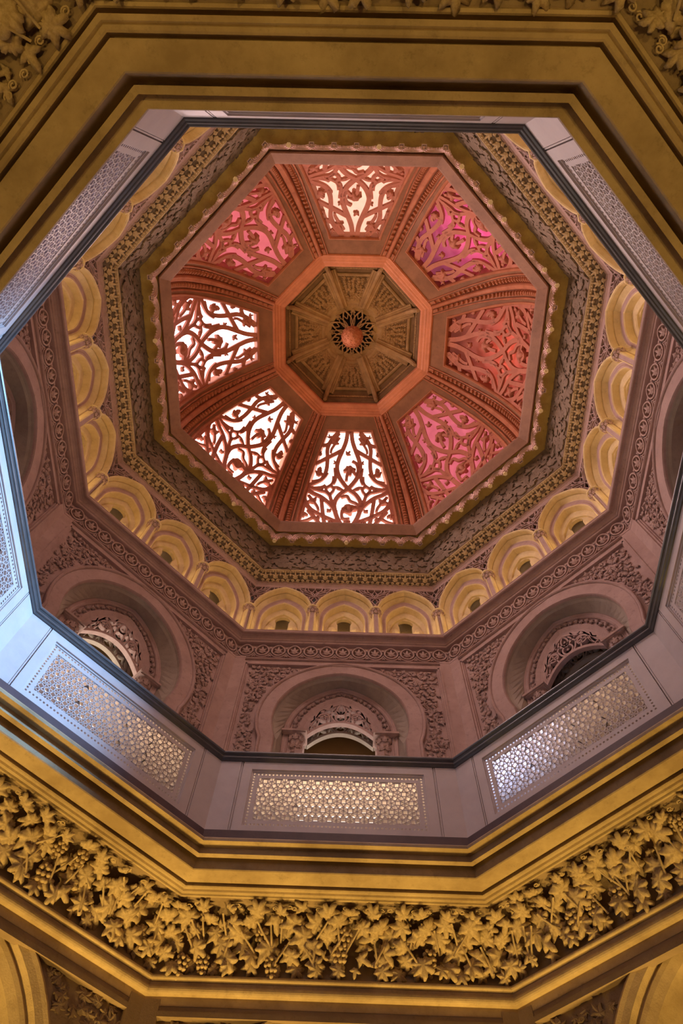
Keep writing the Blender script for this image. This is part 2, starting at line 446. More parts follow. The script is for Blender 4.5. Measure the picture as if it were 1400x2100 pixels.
loft(mb, [(ga(1.225), YW + .06), (ga(1.215), YW + .10), (ga(1.19), YW + .14), (gi(1.05), YW + .37)])
me_arch_r = mb.mesh('arch_reveal', M_GREY)
mb = MB()
loft(mb, [(gi(1.05), YW + .37), (gi(1.03), YW + .35), (gi(1.0), YW + .37), (gi(.97), YW + .37), (gi(.955), YW + .355), (gi(.94), YW + .37), (gi(.935), YW + .40), (gi(.80), YW + .40), (gi(.795), YW + .37), (gi(.78), YW + .36), (gi(.74), YW + .38), (gi(.70), YW + .40), (gi(.66), YW + .41), (gi(.655), YW + .46), (gi(.64), YW + .60)])
me_arch_i = mb.mesh('inner_arch', M_PINK)
me_arch_leaf = leaf_mesh('arch_leaf', M_PINKC, VINE_LOBES, seed=9, n=24, teeth=.02, dome=.3)

# tracery under the inner arch, in the plane y
def tracery(y, dz, mat):
    mb = MB(); f = lambda a, b, d: (a, y + d, b + dz); D = (-.03, .05)
    W = .04
    tp = gi(.635, None)
    mb.ribbon(tp, .06, f, D)
    # segmental lower edge, springing from the capitals
    lo = [(x, 9.88 + .38 * (1 - (x / .64) ** 2)) for x in [-.64 + 1.28 * i / 24 for i in range(25)]]
    mb.ribbon(lo, .055, f, (-.045, .05))
    def lp(cx, cz, rx, rz, tip=.0, n=18):
        return [(cx + rx * sin(2 * pi * i / n) * (1 - .25 * abs(cos(pi * i / n)) * tip), cz + rz * cos(2 * pi * i / n) * (1 + (.18 * tip if i in (0, n) else 0))) for i in range(n + 1)]
    mb.ribbon(lp(0, 10.62, .085, .13, 1), .03, f, D)
    mb.ribbon(lp(0, 10.40, .095, .115, -.5), .03, f, D)
    for s in (-1, 1):
        S = lambda P: [(s * x, z) for x, z in P]
        mb.ribbon(S(spline([(.02, 10.52), (.12, 10.58), (.19, 10.50), (.15, 10.36), (.09, 10.28)])), .032, f, D)
        mb.ribbon(S(spline([(.10, 10.70), (.14, 10.60), (.10, 10.54), (.0, 10.50)])), .03, f, D)
        mb.ribbon(S(lp(.31, 10.41, .10, .085)), .028, f, D)
        mb.ribbon(S(spline([(.19, 10.48), (.26, 10.52), (.36, 10.52), (.43, 10.45), (.45, 10.36)])), .03, f, D)
        mb.ribbon(S(spline([(.31, 10.49), (.31, 10.41), (.27, 10.34), (.24, 10.24)])), .026, f, D)
        mb.ribbon(S(spline([(.22, 10.41), (.31, 10.41), (.40, 10.38), (.44, 10.22)])), .026, f, D)
        mb.ribbon(S(spline([(.38, 10.60), (.42, 10.48), (.48, 10.34), (.56, 10.24)])), .026, f, D)
        mb.ribbon(S(spline([(.45, 10.36), (.44, 10.26), (.48, 10.14)])), .026, f, D)
        mb.ribbon(S(lp(.52, 10.08, .045, .05)), .024, f, D)
        mb.ribbon(S(spline([(.50, 10.46), (.50, 10.30), (.56, 10.12), (.60, 9.98)])), .024, f, D)
        mb.ribbon(S(spline([(.16, 10.80), (.20, 10.66), (.28, 10.60), (.36, 10.62)])), .026, f, D)
        for (lx, lz, sz, an) in ((.2, 10.60, .03, .6), (.37, 10.46, .026, 2.4), (.25, 10.38, .026, 4.0), (.46, 10.42, .024, .4)):
            mb.add(*TRI, frame((s * lx, y - .02, lz + dz), (s * cos(an), 0, sin(an)), (0, -1, 0), sz))
    for lz in (10.62, 10.40):
        mb.add(*TRI, frame((0, y - .02, lz + dz), (0, 0, 1), (0, -1, 0), .045))
    return mb.mesh('tracery', mat)
me_trac = tracery(YW + .44, 0, M_PINK)
me_trac2 = tracery(YW + .90, .26, M_GREY)

# capital of the inner arch
def cap_mesh(s):
    mb = MB()
    mb.box(*sorted((s * .60, s * 1.06)), YW + .27, YW + .62, 9.855, 9.90)
    mb.box(*sorted((s * .625, s * 1.03)), YW + .30, YW + .62, 9.835, 9.855)
    mb.lathe([(.10, 9.40), (.12, 9.42), (.10, 9.45), (.12, 9.6), (.17, 9.84)], 12, Matrix.Translation((s * .80, YW + .48, 0)))
    mb.lathe([(.085, 5.9), (.085, 9.42)], 12, Matrix.Translation((s * .80, YW + .48, 0)))
    k = 0
    for a in range(-100, 101, 40):
        for zz, rr, sz in ((9.55, .13, .10), (9.73, .155, .10)):
            aa = rad(a + (20 if zz > 9.6 else 0)); n = Vector((sin(aa), -cos(aa), -.15))
            V, F = CHEAP[k % 3]; k += 1
            mb.add(V, F, frame((s * .80 + rr * sin(aa), YW + .48 - rr * cos(aa), zz), (0, 0, 1), n, sz))
    return mb.mesh('capital', M_PINKC)
me_caps = [cap_mesh(-1), cap_mesh(1)]

# pilasters and panel frame
mb = MB()
for s in (-1, 1):
    xs = sorted((s * 1.97, s * (xw + .02)))
    mb.box(xs[0], xs[1], YW - .03, YW + .06, 5.9, 11.68)
    mb.box(*sorted((s * 1.94, s * 1.975)), YW - .045, YW + .06, 5.9, 11.50)
    mb.box(*sorted((s * 1.905, s * 1.94)), YW - .015, YW + .06, 5.9, 11.48)
    mb.box(*sorted((s * 1.885, s * 1.905)), YW + .015, YW + .06, 5.9, 11.45)
mb.box(-1.97, 1.97, YW - .015, YW + .06, 11.44, 11.475)
mb.box(-1.97, 1.97, YW + .01, YW + .06, 11.475, 11.62)
me_pil = mb.mesh('pilaster', M_PINK)
# carved spandrels
mb = MB(); rnd = random.Random(11); cnt = 0
for z in [8.7 + .098 * i for i in range(29)]:
    for x in [-1.86 + .1 * j for j in range(38)]:
        px, pz = x + rnd.uniform(-.03, .03), z + rnd.uniform(-.03, .03)
        th_ = atan2(pz - 9.9, abs(px) + .1)
        if th_ > rad(-21):
            if (abs(px) + .1) ** 2 + (pz - 9.9) ** 2 < 1.70 ** 2: continue
        elif abs(px) < 1.50: continue
        if abs(px) > 1.84 or pz > 11.40: continue
        a = rnd.uniform(0, 2 * pi); V, F = (CHEAP + [TRI])[rnd.randrange(4)]
        mb.add(V, F, frame((px, YW + .025 + rnd.uniform(-.015, .015), pz), (cos(a), 0, sin(a)), (rnd.uniform(-.45, .45), -1, rnd.uniform(-.45, .45)), rnd.uniform(.065, .095))); cnt += 1
me_spand = mb.mesh('carved_foliage', M_PINKC)

# alcove behind each gallery arch
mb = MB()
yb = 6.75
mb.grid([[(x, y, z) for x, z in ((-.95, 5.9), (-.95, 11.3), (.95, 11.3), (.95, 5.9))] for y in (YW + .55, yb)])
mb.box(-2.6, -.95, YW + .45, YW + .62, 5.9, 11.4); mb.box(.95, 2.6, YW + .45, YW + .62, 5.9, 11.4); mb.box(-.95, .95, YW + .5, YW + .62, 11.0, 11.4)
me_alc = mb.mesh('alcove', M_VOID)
def door_bits(glow):
    mb = MB(); mb.plate([(-1.0, 5.9), (-1.0, 11.3), (1.0, 11.3), (1.0, 5.9)], [[(-.75, 6.3), (.75, 6.3)] + [(.75 * cos(pi * i / 12), 9.6 + .5 * sin(pi * i / 12)) for i in range(13)]], yb - .10, yb)
    me1 = mb.mesh('door_board', M_BACK)
    mb = MB(); mb.box(-.77, .77, yb - .02, yb, 6.2, 10.15)
    return me1, mb
DOORL = {'south': ((1.0, 0.90, 0.78), 3.5), 'southwest': ((1.0, 0.92, 0.80), 3.0), 'southeast': ((0.55, 0.72, 1.0), 0.04), 'east': ((0.55, 0.75, 1.0), 1.0),
         'west': ((1, .9, .8), .15), 'northwest': ((1, .9, .8), .15), 'north': ((1, .9, .8), .15), 'northeast': ((1, .9, .8), .15)}

for k, (side, az) in enumerate(AZ.items()):
    w = structure('wall_lower_' + side, az, me_low)
    put('arch_moulding', me_low_arch, w); put('arch_moulding', me_low_arch2, w); put('spandrel_frame', me_low_fr, w); stuff(put('carved_foliage', me_low_carv, w))
    w = structure('wall_' + side, az, me_gw)
    put('arch_band', me_arch_o, w); put('arch_reveal', me_arch_r, w); put('inner_arch', me_arch_i, w)
    put('tracery', me_trac, w); put('tracery', me_trac2, w)
    put('capital', me_caps[0], w); put('capital', me_caps[1], w)
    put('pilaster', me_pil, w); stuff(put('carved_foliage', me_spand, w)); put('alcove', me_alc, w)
    # leaves round the inner arch
    pts = gi(.865, None); L = [0]
    for a, b in zip(pts, pts[1:]): L.append(L[-1] + sqrt((a[0] - b[0]) ** 2 + (a[1] - b[1]) ** 2))
    nl = 26
    for i in range(nl):
        t = (i + .5) / nl * L[-1]; j = max(q for q in range(len(L)) if L[q] <= t); j = min(j, len(pts) - 2)
        u = (t - L[j]) / (L[j + 1] - L[j]); p = Vector((pts[j][0] + (pts[j + 1][0] - pts[j][0]) * u, YW + .375, pts[j][1] + (pts[j + 1][1] - pts[j][1]) * u))
        tn = Vector((pts[j + 1][0] - pts[j][0], 0, pts[j + 1][1] - pts[j][1])).normalized()
        out = Vector((tn.z, 0, -tn.x)) * (1 if i % 2 else -1)
        put('arch_leaf', me_arch_leaf, w, M=frame(p, out + tn * .5, (0, -1, 0), .075))
    d = structure('door_%d' % (k + 1), az)
    c, e = DOORL[side]
    me1, mb = door_bits(e)
    put('door_board', me1, d); put('pane', mb.mesh('pane', glow_mat('door_daylight_' + side, c, e)), d)
    if side == 'southwest': lamp('alcove_lamp', 'POINT', (0, YW + 1.1, 9.6), az, 22, (1.0, 0.88, 0.70), shadow_soft_size=.15)

# trim_4: mouldings over and under the roundel frieze; trim_5: wavy string under the leaf cornice
P4 = [(5.80, 12.18), (5.70, 12.185)] + roll(5.69, 12.21, .025, 250, 100, 4) + [(5.67, 12.245), (5.655, 12.25), (5.64, 12.285), (5.60, 12.31), (5.585, 12.31), (5.585, 12.34), (5.565, 12.345)] + roll(5.535, 12.375, .04, 260, 100, 6) + [(5.505, 12.415), (5.50, 12.43), (6.4, 12.43), (6.4, 12.18)]
mb = MB(); mb.ring(P4); structure('trim_4', 90, mb.mesh('trim_4', M_PINK))
P6 = [(5.9, 11.60), (5.70, 11.60)] + roll(5.695, 11.625, .02, 250, 100, 4) + [(5.715, 11.65), (5.9, 11.65)]
mb = MB(); mb.ring(P6); structure('trim_6', 90, mb.mesh('trim_6', M_PINK))
P5 = [(5.75, 14.44), (5.60, 14.44), (5.575, 14.46), (5.565, 14.50), (5.535, 14.53), (5.525, 14.56), (5.50, 14.575), (5.75, 14.60)]
mb = MB(); mb.ring(P5); structure('trim_5', 90, mb.mesh('trim_5', M_PINK))
# trim_7: gilt fillet on top of the leaf cornice, then the carved cove and the olive soffit as ceiling parts
P7 = [(5.30, 14.70), (5.235, 14.70)] + roll(5.235, 14.715, .015, 260, 100, 4) + [(5.26, 14.745), (5.40, 14.76)]
mb = MB(); mb.ring(P7); structure('trim_7', 90, mb.mesh('trim_7', M_LEAF))
mb = MB(); mb.ring([(5.40, 14.74), (5.22, 14.75), (5.20, 15.0), (5.16, 15.4), (5.10, 15.84), (5.6, 16.0)])
cove = structure('ceiling_cove', 90, mb.mesh('ceiling_cove', M_COVE))
mb = MB(); mb.ring([(5.20, 15.83), (4.68, 15.83), (4.66, 15.86), (4.8, 16.1), (5.2, 16.1)])
soff = structure('ceiling_soffit', 90, mb.mesh('ceiling_soffit', M_OLIV))
# flat leaves carved on the cove
mb = MB(); rnd = random.Random(21)
for row in range(5):
    z = 14.88 + .2 * row
    Rr = 5.21 - .1 * (z - 14.75)
    nn = 15
    for j in range(nn):
        x = (-1 + 2 * (j + .5 + (row % 2) * .5 - .25) / nn) * Rr * T8 * .97 + rnd.uniform(-.04, .04)
        a = rnd.uniform(0, 2 * pi)
        V, F = CHEAP[rnd.randrange(3)]
        mb.add([(p[0], p[1], p[2] * .5) for p in V], F, frame((x, Rr * K8 - .018, z + rnd.uniform(-.03, .03)), (cos(a), 0, sin(a)), (rnd.uniform(-.07, .07), -1, -.1 + rnd.uniform(-.06, .06)), rnd.uniform(.19, .25)))
for j in range(7):
    x = -1.7 + .57 * j + rnd.uniform(-.1, .1)
    mb.tube([(x + .32 * t - .1 * sin(t * 6), 5.18 * K8 - .03, 14.86 + .95 * t + .08 * sin(t * 9 + j)) for t in [i / 8 for i in range(9)]], .012, 5)
me_covel = mb.mesh('carved_leaves', M_COVE)
for side, az in AZ.items():
    stuff(put('carved_leaves', me_covel, cove, M=Matrix.Rotation(rad(az - 90), 4, 'Z')))

# outer shell that closes the voids behind arcade and dome
mb = MB(); mb.ring([(6.9, 11.4), (6.9, 16.2), (5.6, 17.5), (5.4, 20.4), (3.4, 23.4), (.01, 23.6)]); structure('roof', 90, mb.mesh('roof', M_VOID))
mb = MB(); mb.ring([(7.6, 5.6), (7.6, 11.5), (6.0, 11.5)]); structure('wall_outer', 90, mb.mesh('wall_outer', M_VOID))

# ================================================================== DOME
DP = [(4.605, 15.95), (4.61, 16.32), (4.585, 16.72), (4.51, 17.25), (4.39, 17.70), (4.23, 18.09), (4.05, 18.44), (3.83, 18.72), (3.60, 18.97), (3.35, 19.17), (3.08, 19.335), (2.86, 19.43), (2.62, 19.52), (2.38, 19.60)]
DPA = [0]
for a, b in zip(DP, DP[1:]): DPA.append(DPA[-1] + sqrt(((a[0] - b[0]) * K8) ** 2 + (a[1] - b[1]) ** 2))
def dome_at(a):
    """(circumradius, z, inward normal in yz) at arc length a up the dome"""
    a = min(max(a, 0), DPA[-1]); j = 0
    while j < len(DPA) - 2 and DPA[j + 1] < a: j += 1
    u = (a - DPA[j]) / (DPA[j + 1] - DPA[j])
    def tan(i):
        p, q = DP[max(i - 1, 0)], DP[min(i + 1, len(DP) - 1)]
        return Vector(((q[0] - p[0]) * K8, q[1] - p[1])).normalized()
    t = (tan(j) * (1 - u) + tan(j + 1) * u).normalized()
    return DP[j][0] + (DP[j + 1][0] - DP[j][0]) * u, DP[j][1] + (DP[j + 1][1] - DP[j][1]) * u, Vector((-t.y, t.x))
def a_of_z(z):
    for j in range(len(DP) - 1):
        if DP[j][1] <= z <= DP[j + 1][1]: return DPA[j] + (DPA[j + 1] - DPA[j]) * (z - DP[j][1]) / (DP[j + 1][1] - DP[j][1])
    return 0 if z < DP[0][1] else DPA[-1]
def dome_p(x, a, off):
    """point on the dome side: off > 0 stands proud towards the room"""
    R, z, n = dome_at(a)
    return (x, R * K8 + n.x * (-off) * -1, z + n.y * off) if False else (x, R * K8 + n.x * off, z + n.y * off)
A_TOP = a_of_z(19.425); A_BOT = a_of_z(16.10); A_END = DPA[-1]
def win_hw(a): return dome_at(a)[0] * T8 - .475
AS = sorted(set([0, A_BOT, A_TOP, A_END] + [A_END * i / 22 for i in range(23)]))
# shell of one side, with the window left open
def dome_side(mb, az):
    M = Matrix.Rotation(rad(az - 90), 4, 'Z')
    Lr, Rr, Li, Ri = [], [], [], []
    for a in AS:
        hw = dome_at(a)[0] * T8
        Lr.append([dome_p(-hw, a, 0), dome_p(-win_hw(a) - .05, a, 0)]); Rr.append([dome_p(win_hw(a) + .05, a, 0), dome_p(hw, a, 0)])
    mb.grid(Lr, M=M); mb.grid(Rr, M=M)
    for lo, hi in ((0, A_BOT - .03), (A_TOP + .05, A_END)):
        q = [a for a in AS if lo < a < hi]; q = [lo] + q + [hi]
        mb.grid([[dome_p(-win_hw(a) - .05, a, 0), dome_p(win_hw(a) + .05, a, 0)] for a in q], M=M)
mb = MB()
for az in AZ.values(): dome_side(mb, az)
ceil = structure('ceiling', 90, mb.mesh('ceiling', M_SHELL))
# base ring of the dome
PB = [(4.75, 15.90), (4.66, 15.80), (4.64, 15.74), (4.615, 15.715), (4.60, 15.715), (4.59, 15.735), (4.43, 15.90), (4.41, 15.93), (4.42, 15.98), (4.60, 16.06), (4.75, 16.06)]
mb = MB(); mb.ring(PB); put('base_ring', mb.mesh('base_ring', M_RING), ceil)
# ribs at the corners with two rows of small blocks each
def rib_meshes():
    """in the frame of one corner: x across the rib, y outward along the corner, z up"""
    half = [(0, .17), (.04, .155), (.07, .115), (.08, .07), (.095, .0), (.11, -.01), (.115, .035), (.235, .03), (.24, -.015), (.265, -.02), (.27, .045), (.30, .05), (.315, .02), (.33, -.06)]
    mb = MB(); prof = [(-x, o) for x, o in reversed(half)] + half[1:]
    rows = []
    kk = lambda a: 1 - .34 * max(0, (a / A_END - .45)) / .55
    for i in range(25):
        a = A_END * i / 24; R, z, n = dome_at(a); k = kk(a)
        rows.append([(x * k, R + n.x * o * k - .414 * abs(x * k), z + n.y * o * k) for x, o in prof])
    mb.grid(rows); rib = mb.mesh('rib', M_TERR)
    mb = MB(); N_ = 31
    for i in range(N_):
        a = .12 + (A_END - .14) * i / N_; R, z, n = dome_at(a); k = kk(a)
        t = Vector((0, -n.y, n.x)); nn = Vector((-.36, n.x, n.y)).normalized()
        xx = .175 * k; o = .03 * k
        M = frame((xx, R + n.x * o - .414 * xx, z + n.y * o), t + Vector((.25, 0, 0)), nn, 1)
        mb.lathe([(.062 * k, -.02), (.060 * k, .04), (.044 * k, .07), (.0, .08)], 6, M=M @ Matrix.Scale(.66, 4, (0, 1, 0)))
    row1 = mb.mesh('bead_row', M_TERR)
    mb2 = MB(); mb2.add([(-p[0], p[1], p[2]) for p in mb.v], [tuple(reversed(f)) for f in mb.f])
    return rib, row1, mb2.mesh('bead_row', M_TERR)
me_rib, me_row1, me_row2 = rib_meshes()
for k in range(8):
    r = put('rib', me_rib, ceil, M=Matrix.Rotation(rad(22.5 + 45 * k - 90), 4, 'Z'))
    stuff(put('bead_row', me_row1, r)); stuff(put('bead_row', me_row2, r))

# ---------------------------------------------------------------- the eight fretwork windows
# the carved pattern: strokes in the opening, u across (-1..1), v down (0 at the top edge)
ZTAB = [(0, 19.425), (.073, 19.335), (.18, 19.17), (.287, 18.975), (.394, 18.72), (.50, 18.44), (.608, 18.09), (.715, 17.70), (.82, 17.25), (.93, 16.72), (1.0, 16.32), (1.045, 16.1)]
def v_to_a(v):
    for (v0, z0), (v1, z1) in zip(ZTAB, ZTAB[1:]):
        if v <= v1: return a_of_z(z0 + (z1 - z0) * (v - v0) / (v1 - v0))
    return A_BOT
def px(x, y):                     # design sheet units -> (u, v)
    v = (y - 463) / 1007.0; xc = 622 - 32 * v; hw = 222 + 323 * v
    return ((x - xc) / hw, v)
STROKES = [   # left half and centre; the mirror image is added
    ([(604, 450), (585, 560), (548, 660), (505, 770), (492, 860), (522, 960), (600, 1068), (690, 1140), (738, 1240), (705, 1380), (640, 1480), (600, 1515)], 34),
    ([(520, 455), (440, 540), (396, 640), (394, 760), (380, 880), (330, 975), (180, 1050)], 32),
    ([(265, 815), (350, 768), (450, 712), (545, 655)], 30),
    ([(345, 612), (415, 585), (515, 478)], 28),
    ([(365, 945), (300, 880), (330, 850)], 22),
    ([(180, 1062), (250, 1072), (330, 1062), (372, 1040)], 26),
    ([(240, 1078), (320, 1100), (372, 1112), (412, 1150)], 24),
    ([(455, 940), (450, 990), (430, 1030), (372, 1078), (412, 1130), (455, 1078), (415, 1035)], 22),
    ([(412, 1130), (420, 1180), (452, 1270)], 26),
    ([(455, 1060), (500, 1062), (560, 1100)], 22),
    ([(470, 850), (475, 960), (450, 1020)], 26),
    ([(170, 1085), (240, 1128), (330, 1172), (415, 1245), (470, 1320)], 32),
    ([(140, 1105), (150, 1210), (200, 1295), (330, 1372), (500, 1440), (560, 1490)], 32),
    ([(322, 1185), (328, 1300), (335, 1400), (350, 1500)], 30),
    ([(50, 1445), (110, 1330), (150, 1200)], 28),
    ([(175, 1310), (230, 1380), (300, 1470), (330, 1510)], 28),
    ([(60, 1440), (150, 1420), (215, 1390)], 24),
    ([(560, 1470), (470, 1440), (400, 1420)], 22),
]
LEAVES = [   # x, y, angle (deg, 0 = towards the top), size, mirrored
    (465, 575, 35, 66, 1), (415, 520, -10, 34, 1), (300, 915, 30, 62, 1), (325, 705, -60, 40, 1), (235, 1205, -35, 70, 1), (130, 1350, 190, 52, 1),
    (480, 795, -40, 36, 1), (600, 695, 40, 46, 0), (615, 850, 170, 88, 0), (605, 1265, 165, 102, 0), (330, 1085, -90, 40, 1), (405, 1310, -50, 40, 1),
    (500, 1075, 60, 34, 1), (255, 1395, 30, 46, 1), (590, 1430, 0, 46, 0), (400, 1430, 140, 40, 1), (150, 1480, 200, 40, 1)]
CURLS = [[(648, 772), (690, 800), (705, 860), (690, 920), (650, 880), (600, 905), (585, 985)], [(530, 1165), (590, 1150), (625, 1200), (690, 1230), (720, 1290), (660, 1280), (610, 1330), (545, 1300), (540, 1390), (620, 1395)],
         [(395, 905), (340, 970), (230, 1000)], [(430, 690), (440, 640), (520, 520)], [(285, 1310), (270, 1260), (190, 1150)]]
def fsurf(u, v, d):
    a = v_to_a(v); return dome_p(u * win_hw(a), a, d)
def screen_mesh():
    mb = MB()
    def stroke(P, w, mirror):
        pts = [px(*p) for p in spline(P, 6)]
        if mirror: pts = [(-u, v) for u, v in pts]
        # to metric (x, a), keep inside the opening
        xy = []
        for u, v in pts:
            v = min(max(v, 0), 1.045); a = v_to_a(v); xy.append((max(-1.02, min(1.02, u)) * win_hw(a), a))
        mb.ribbon(xy, w * .0036, lambda x, a, d: dome_p(x, a, d), (-.045, -.11))
    for P, w in STROKES: stroke(P, w, 0); stroke(P, w, 1)
    for P in CURLS[:2]: stroke(P, 24, 0)
    for P in CURLS[2:]: stroke(P, 20, 0); stroke(P, 20, 1)
    return mb.mesh('screen', M_FRET)
me_screen = screen_mesh()
me_sleaf = leaf_mesh('screen_leaf', M_FRET, [(0, 1.0, .46), (1.2, .82, .44), (-1.2, .82, .44)], base=.42, n=28, teeth=.02, dome=.22, seed=12, thick=.5)
SLEAF = []
for x, y, an, sz, mir in LEAVES:
    for m in ((0, 1) if mir else (0,)):
        u, v = px(x, y)
        if m: u = -u; an2 = -an
        else: an2 = an
        a = v_to_a(v); R, z, n = dome_at(a); t = Vector((0, -n.y, n.x))
        t = -t if t.z < 0 else t
        d = t * cos(rad(an2)) + Vector((1, 0, 0)) * sin(rad(an2))
        SLEAF.append(frame(dome_p(u * win_hw(a), a, -.055), d, (0, n.x, n.y), sz * .0029))
def win_frame():
    mb = MB()
    q = [a for a in AS if A_BOT < a < A_TOP]; q = [A_BOT] + q + [A_TOP]
    for s in (-1, 1):
        prof = [(.065, 0), (.06, .018), (.04, .022), (.025, .008), (.012, .0), (0, -.03), (0, -.42)]
        mb.grid([[dome_p(s * (win_hw(a) + e), a + (e if i == len(q) - 1 else -e if i == 0 else 0), o) for e, o in prof] for i, a in enumerate(q)])
    for a0, sg in ((A_TOP, 1), (A_BOT, -1)):
        prof = [(.065, 0), (.06, .018), (.04, .022), (.025, .008), (.012, .0), (0, -.03), (0, -.42)]
        mb.grid([[dome_p(-win_hw(a0) - e, a0 + sg * e, o), dome_p(win_hw(a0) + e, a0 + sg * e, o)] for e, o in prof])
    return mb.mesh('window_frame', M_TERR)
me_wf = win_frame()
q = [A_BOT + (A_TOP - A_BOT) * i / 16 for i in range(17)]
for k, (side, az) in enumerate(AZ.items()):
    c, e, l = WIN[side]
    w = structure('window_%d' % (k + 1), az, me_wf); w['label'] = 'fretwork window in the dome, ' + OVER[side]
    mb = MB(); mb.grid([[dome_p(-win_hw(a) - .12, a, -.34), dome_p(win_hw(a) + .12, a, -.34)] for a in q])
    put('pane', mb.mesh('pane', pane_mat('window_glass_' + side, c, e)), w)
    s = put('screen', me_screen, w)
    for M in SLEAF: put('leaf', me_sleaf, s, M=M)

# ---------------------------------------------------------------- lantern
mb = MB(); mb.ring([(2.62, 19.70), (2.44, 19.62), (2.41, 19.575), (2.37, 19.56), (2.34, 19.575), (2.33, 19.61), (2.27, 19.63), (2.245, 19.66), (2.20, 19.67), (2.16, 19.70), (2.09, 19.72), (2.055, 19.75), (2.05, 19.90), (2.12, 19.95)])
put('lantern_ring', mb.mesh('lantern_ring', M_ORNG), ceil)
ZC = 20.95                                  # underside of the lantern vault at the centre
mb = MB(); mb.ring([(2.12, 19.93), (2.12, 20.25), (2.06, 20.27), (2.06, 20.32), (2.02, 20.36), (1.98, 20.62), (1.93, 20.66), (1.80, 20.70), (.80, ZC), (.80, ZC + .3), (2.2, 20.95), (2.2, 19.9)])
vault = put('lantern_vault', mb.mesh('lantern_vault', M_VAULT), ceil)
mb = MB(); rnd = random.Random(31)
for i in range(9):
    for j in range(7):
        R = 1.0 + .72 * (i + .5) / 9; hwx = R * T8 - .13
        if hwx < .05: continue
        x = -hwx + 2 * hwx * (j + .5) / 7 + rnd.uniform(-.03, .03); z = 20.70 + (1.80 - R) * .25
        a = rnd.uniform(0, 2 * pi); V, F = (CHEAP + [TRI])[rnd.randrange(4)]
        mb.add([(p[0], p[1], p[2] * 2) for p in V], F, frame((x, R * K8, z - .02), (cos(a), sin(a), 0), (rnd.uniform(-.4, .4), rnd.uniform(-.4, .4) - .2, -1), rnd.uniform(.07, .11)))
for j in range(17):
    x = -.68 + 1.36 * (j + .5) / 17; V, F = CHEAP[j % 3]
    mb.add(V, F, frame((x, 1.99 * K8, 20.49), (rnd.uniform(-.6, .6), 0, 1), (0, -1, -.2), .085))
for j in range(5):
    x = (-.5 + (j + .5) / 5) * .42; V, F = CHEAP[j % 3]
    mb.add(V, F, frame((x, .92 * K8, ZC - .035), (x, 1, 0), (0, 0, -1), .055))
me_vl = mb.mesh('carved_leaves', M_TAN)
mb = MB()                                   # moulded frame of each vault panel
mb.grid([[(-.30, 1.02 * K8, ZC - .09), (.30, 1.02 * K8, ZC - .09)], [(-.30, 1.05 * K8, ZC - .10), (.30, 1.05 * K8, ZC - .10)], [(-.30, 1.08 * K8, ZC - .08), (.30, 1.08 * K8, ZC - .08)]])
mb.grid([[(-.62, 1.74 * K8, 20.68), (.62, 1.74 * K8, 20.68)], [(-.63, 1.79 * K8, 20.65), (.63, 1.79 * K8, 20.65)], [(-.64, 1.83 * K8, 20.66), (.64, 1.83 * K8, 20.66)]])
me_vf = mb.mesh('panel_moulding', M_TAN)
mb = MB()                                   # vault rib: three rolls, ending in a curved bracket
for xo, r in ((-.16, .045), (-.085, .055), (0, .075), (.085, .055), (.16, .045)):
    mb.tube([(xo * (.72 + .28 * t), .78 + 1.1 * t, ZC - .075 - .25 * t - (.04 if xo == 0 else 0)) for t in [i / 6 for i in range(7)]], r, 7)
mb.tube([(0, 1.45, ZC - .26), (0, 1.7, ZC - .36), (0, 1.86, ZC - .50), (0, 1.97, ZC - .72), (0, 2.0, ZC - .95)], [.06, .07, .07, .065, .05], 8)
mb.tube([(0, 1.98, ZC - .70), (0, 1.99, ZC - .76)], .075, 8)
me_vr = mb.mesh('vault_rib', M_TAN)
for k, az in enumerate(AZ.values()):
    M = Matrix.Rotation(rad(az - 90), 4, 'Z')
    stuff(put('carved_leaves', me_vl, vault, M=M)); put('panel_moulding', me_vf, vault, M=M)
    put('vault_rib', me_vr, vault, M=Matrix.Rotation(rad(az + 22.5 - 90), 4, 'Z'))
# rosette: ring, pierced petals
mb = MB(); mb.lathe([(.90, ZC + .05), (.86, ZC - .06), (.82, ZC - .08), (.80, ZC - .06), (.76, ZC - .10), (.72, ZC - .09), (.70, ZC - .05), (.66, ZC - .03)], 48)
ros = put('rosette_ring', mb.mesh('rosette_ring', M_TAN, True), vault, M=Matrix.Diagonal((1.17, 1.17, 1, 1)))
mb = MB(); fR = lambda a, b, d: (a, b, ZC - .045 - d)
n16 = 16
holes = []
def petal(ang, r0, r1, w, n=12):
    out = []
    for i in range(n + 1):
        t = i / n; out.append((r0 + (r1 - r0) * t, w * sin(pi * t ** .75)))
    out += [(x, -y) for x, y in reversed(out[1:-1])]
    return [(x * cos(ang) - y * sin(ang), x * sin(ang) + y * cos(ang)) for x, y in out]
for k in range(8):
    big = petal(rad(22.5 + 45 * k), .14, .62, .105)
    mb.ribbon(big + big[:1], .026, fR, (.035, -.03))
    for s in (-1, 1):
        a0 = rad(22.5 + 45 * k)
        pts = spline([(.36, 0), (.46, s * .055), (.53, s * .03), (.56, 0)], 5)
        mb.ribbon([(x * cos(a0) - y * sin(a0), x * sin(a0) + y * cos(a0)) for x, y in pts], .022, fR, (.03, -.02))
    sm = petal(rad(45 * k), .14, .56, .055)
    mb.ribbon(sm + sm[:1], .022, fR, (.03, -.02))
    a0 = rad(45 * k)
    for s in (-1, 1):
        pts = [(.45, s * .01), (.50, s * .055), (.58, s * .01)]
        mb.ribbon([(x * cos(a0) - y * sin(a0), x * sin(a0) + y * cos(a0)) for x, y in pts], .02, fR, (.03, -.02))
put('rosette_petals', mb.mesh('rosette_petals', M_TAN), ros)
mb = MB()                                   # scalloped plate outside the petals
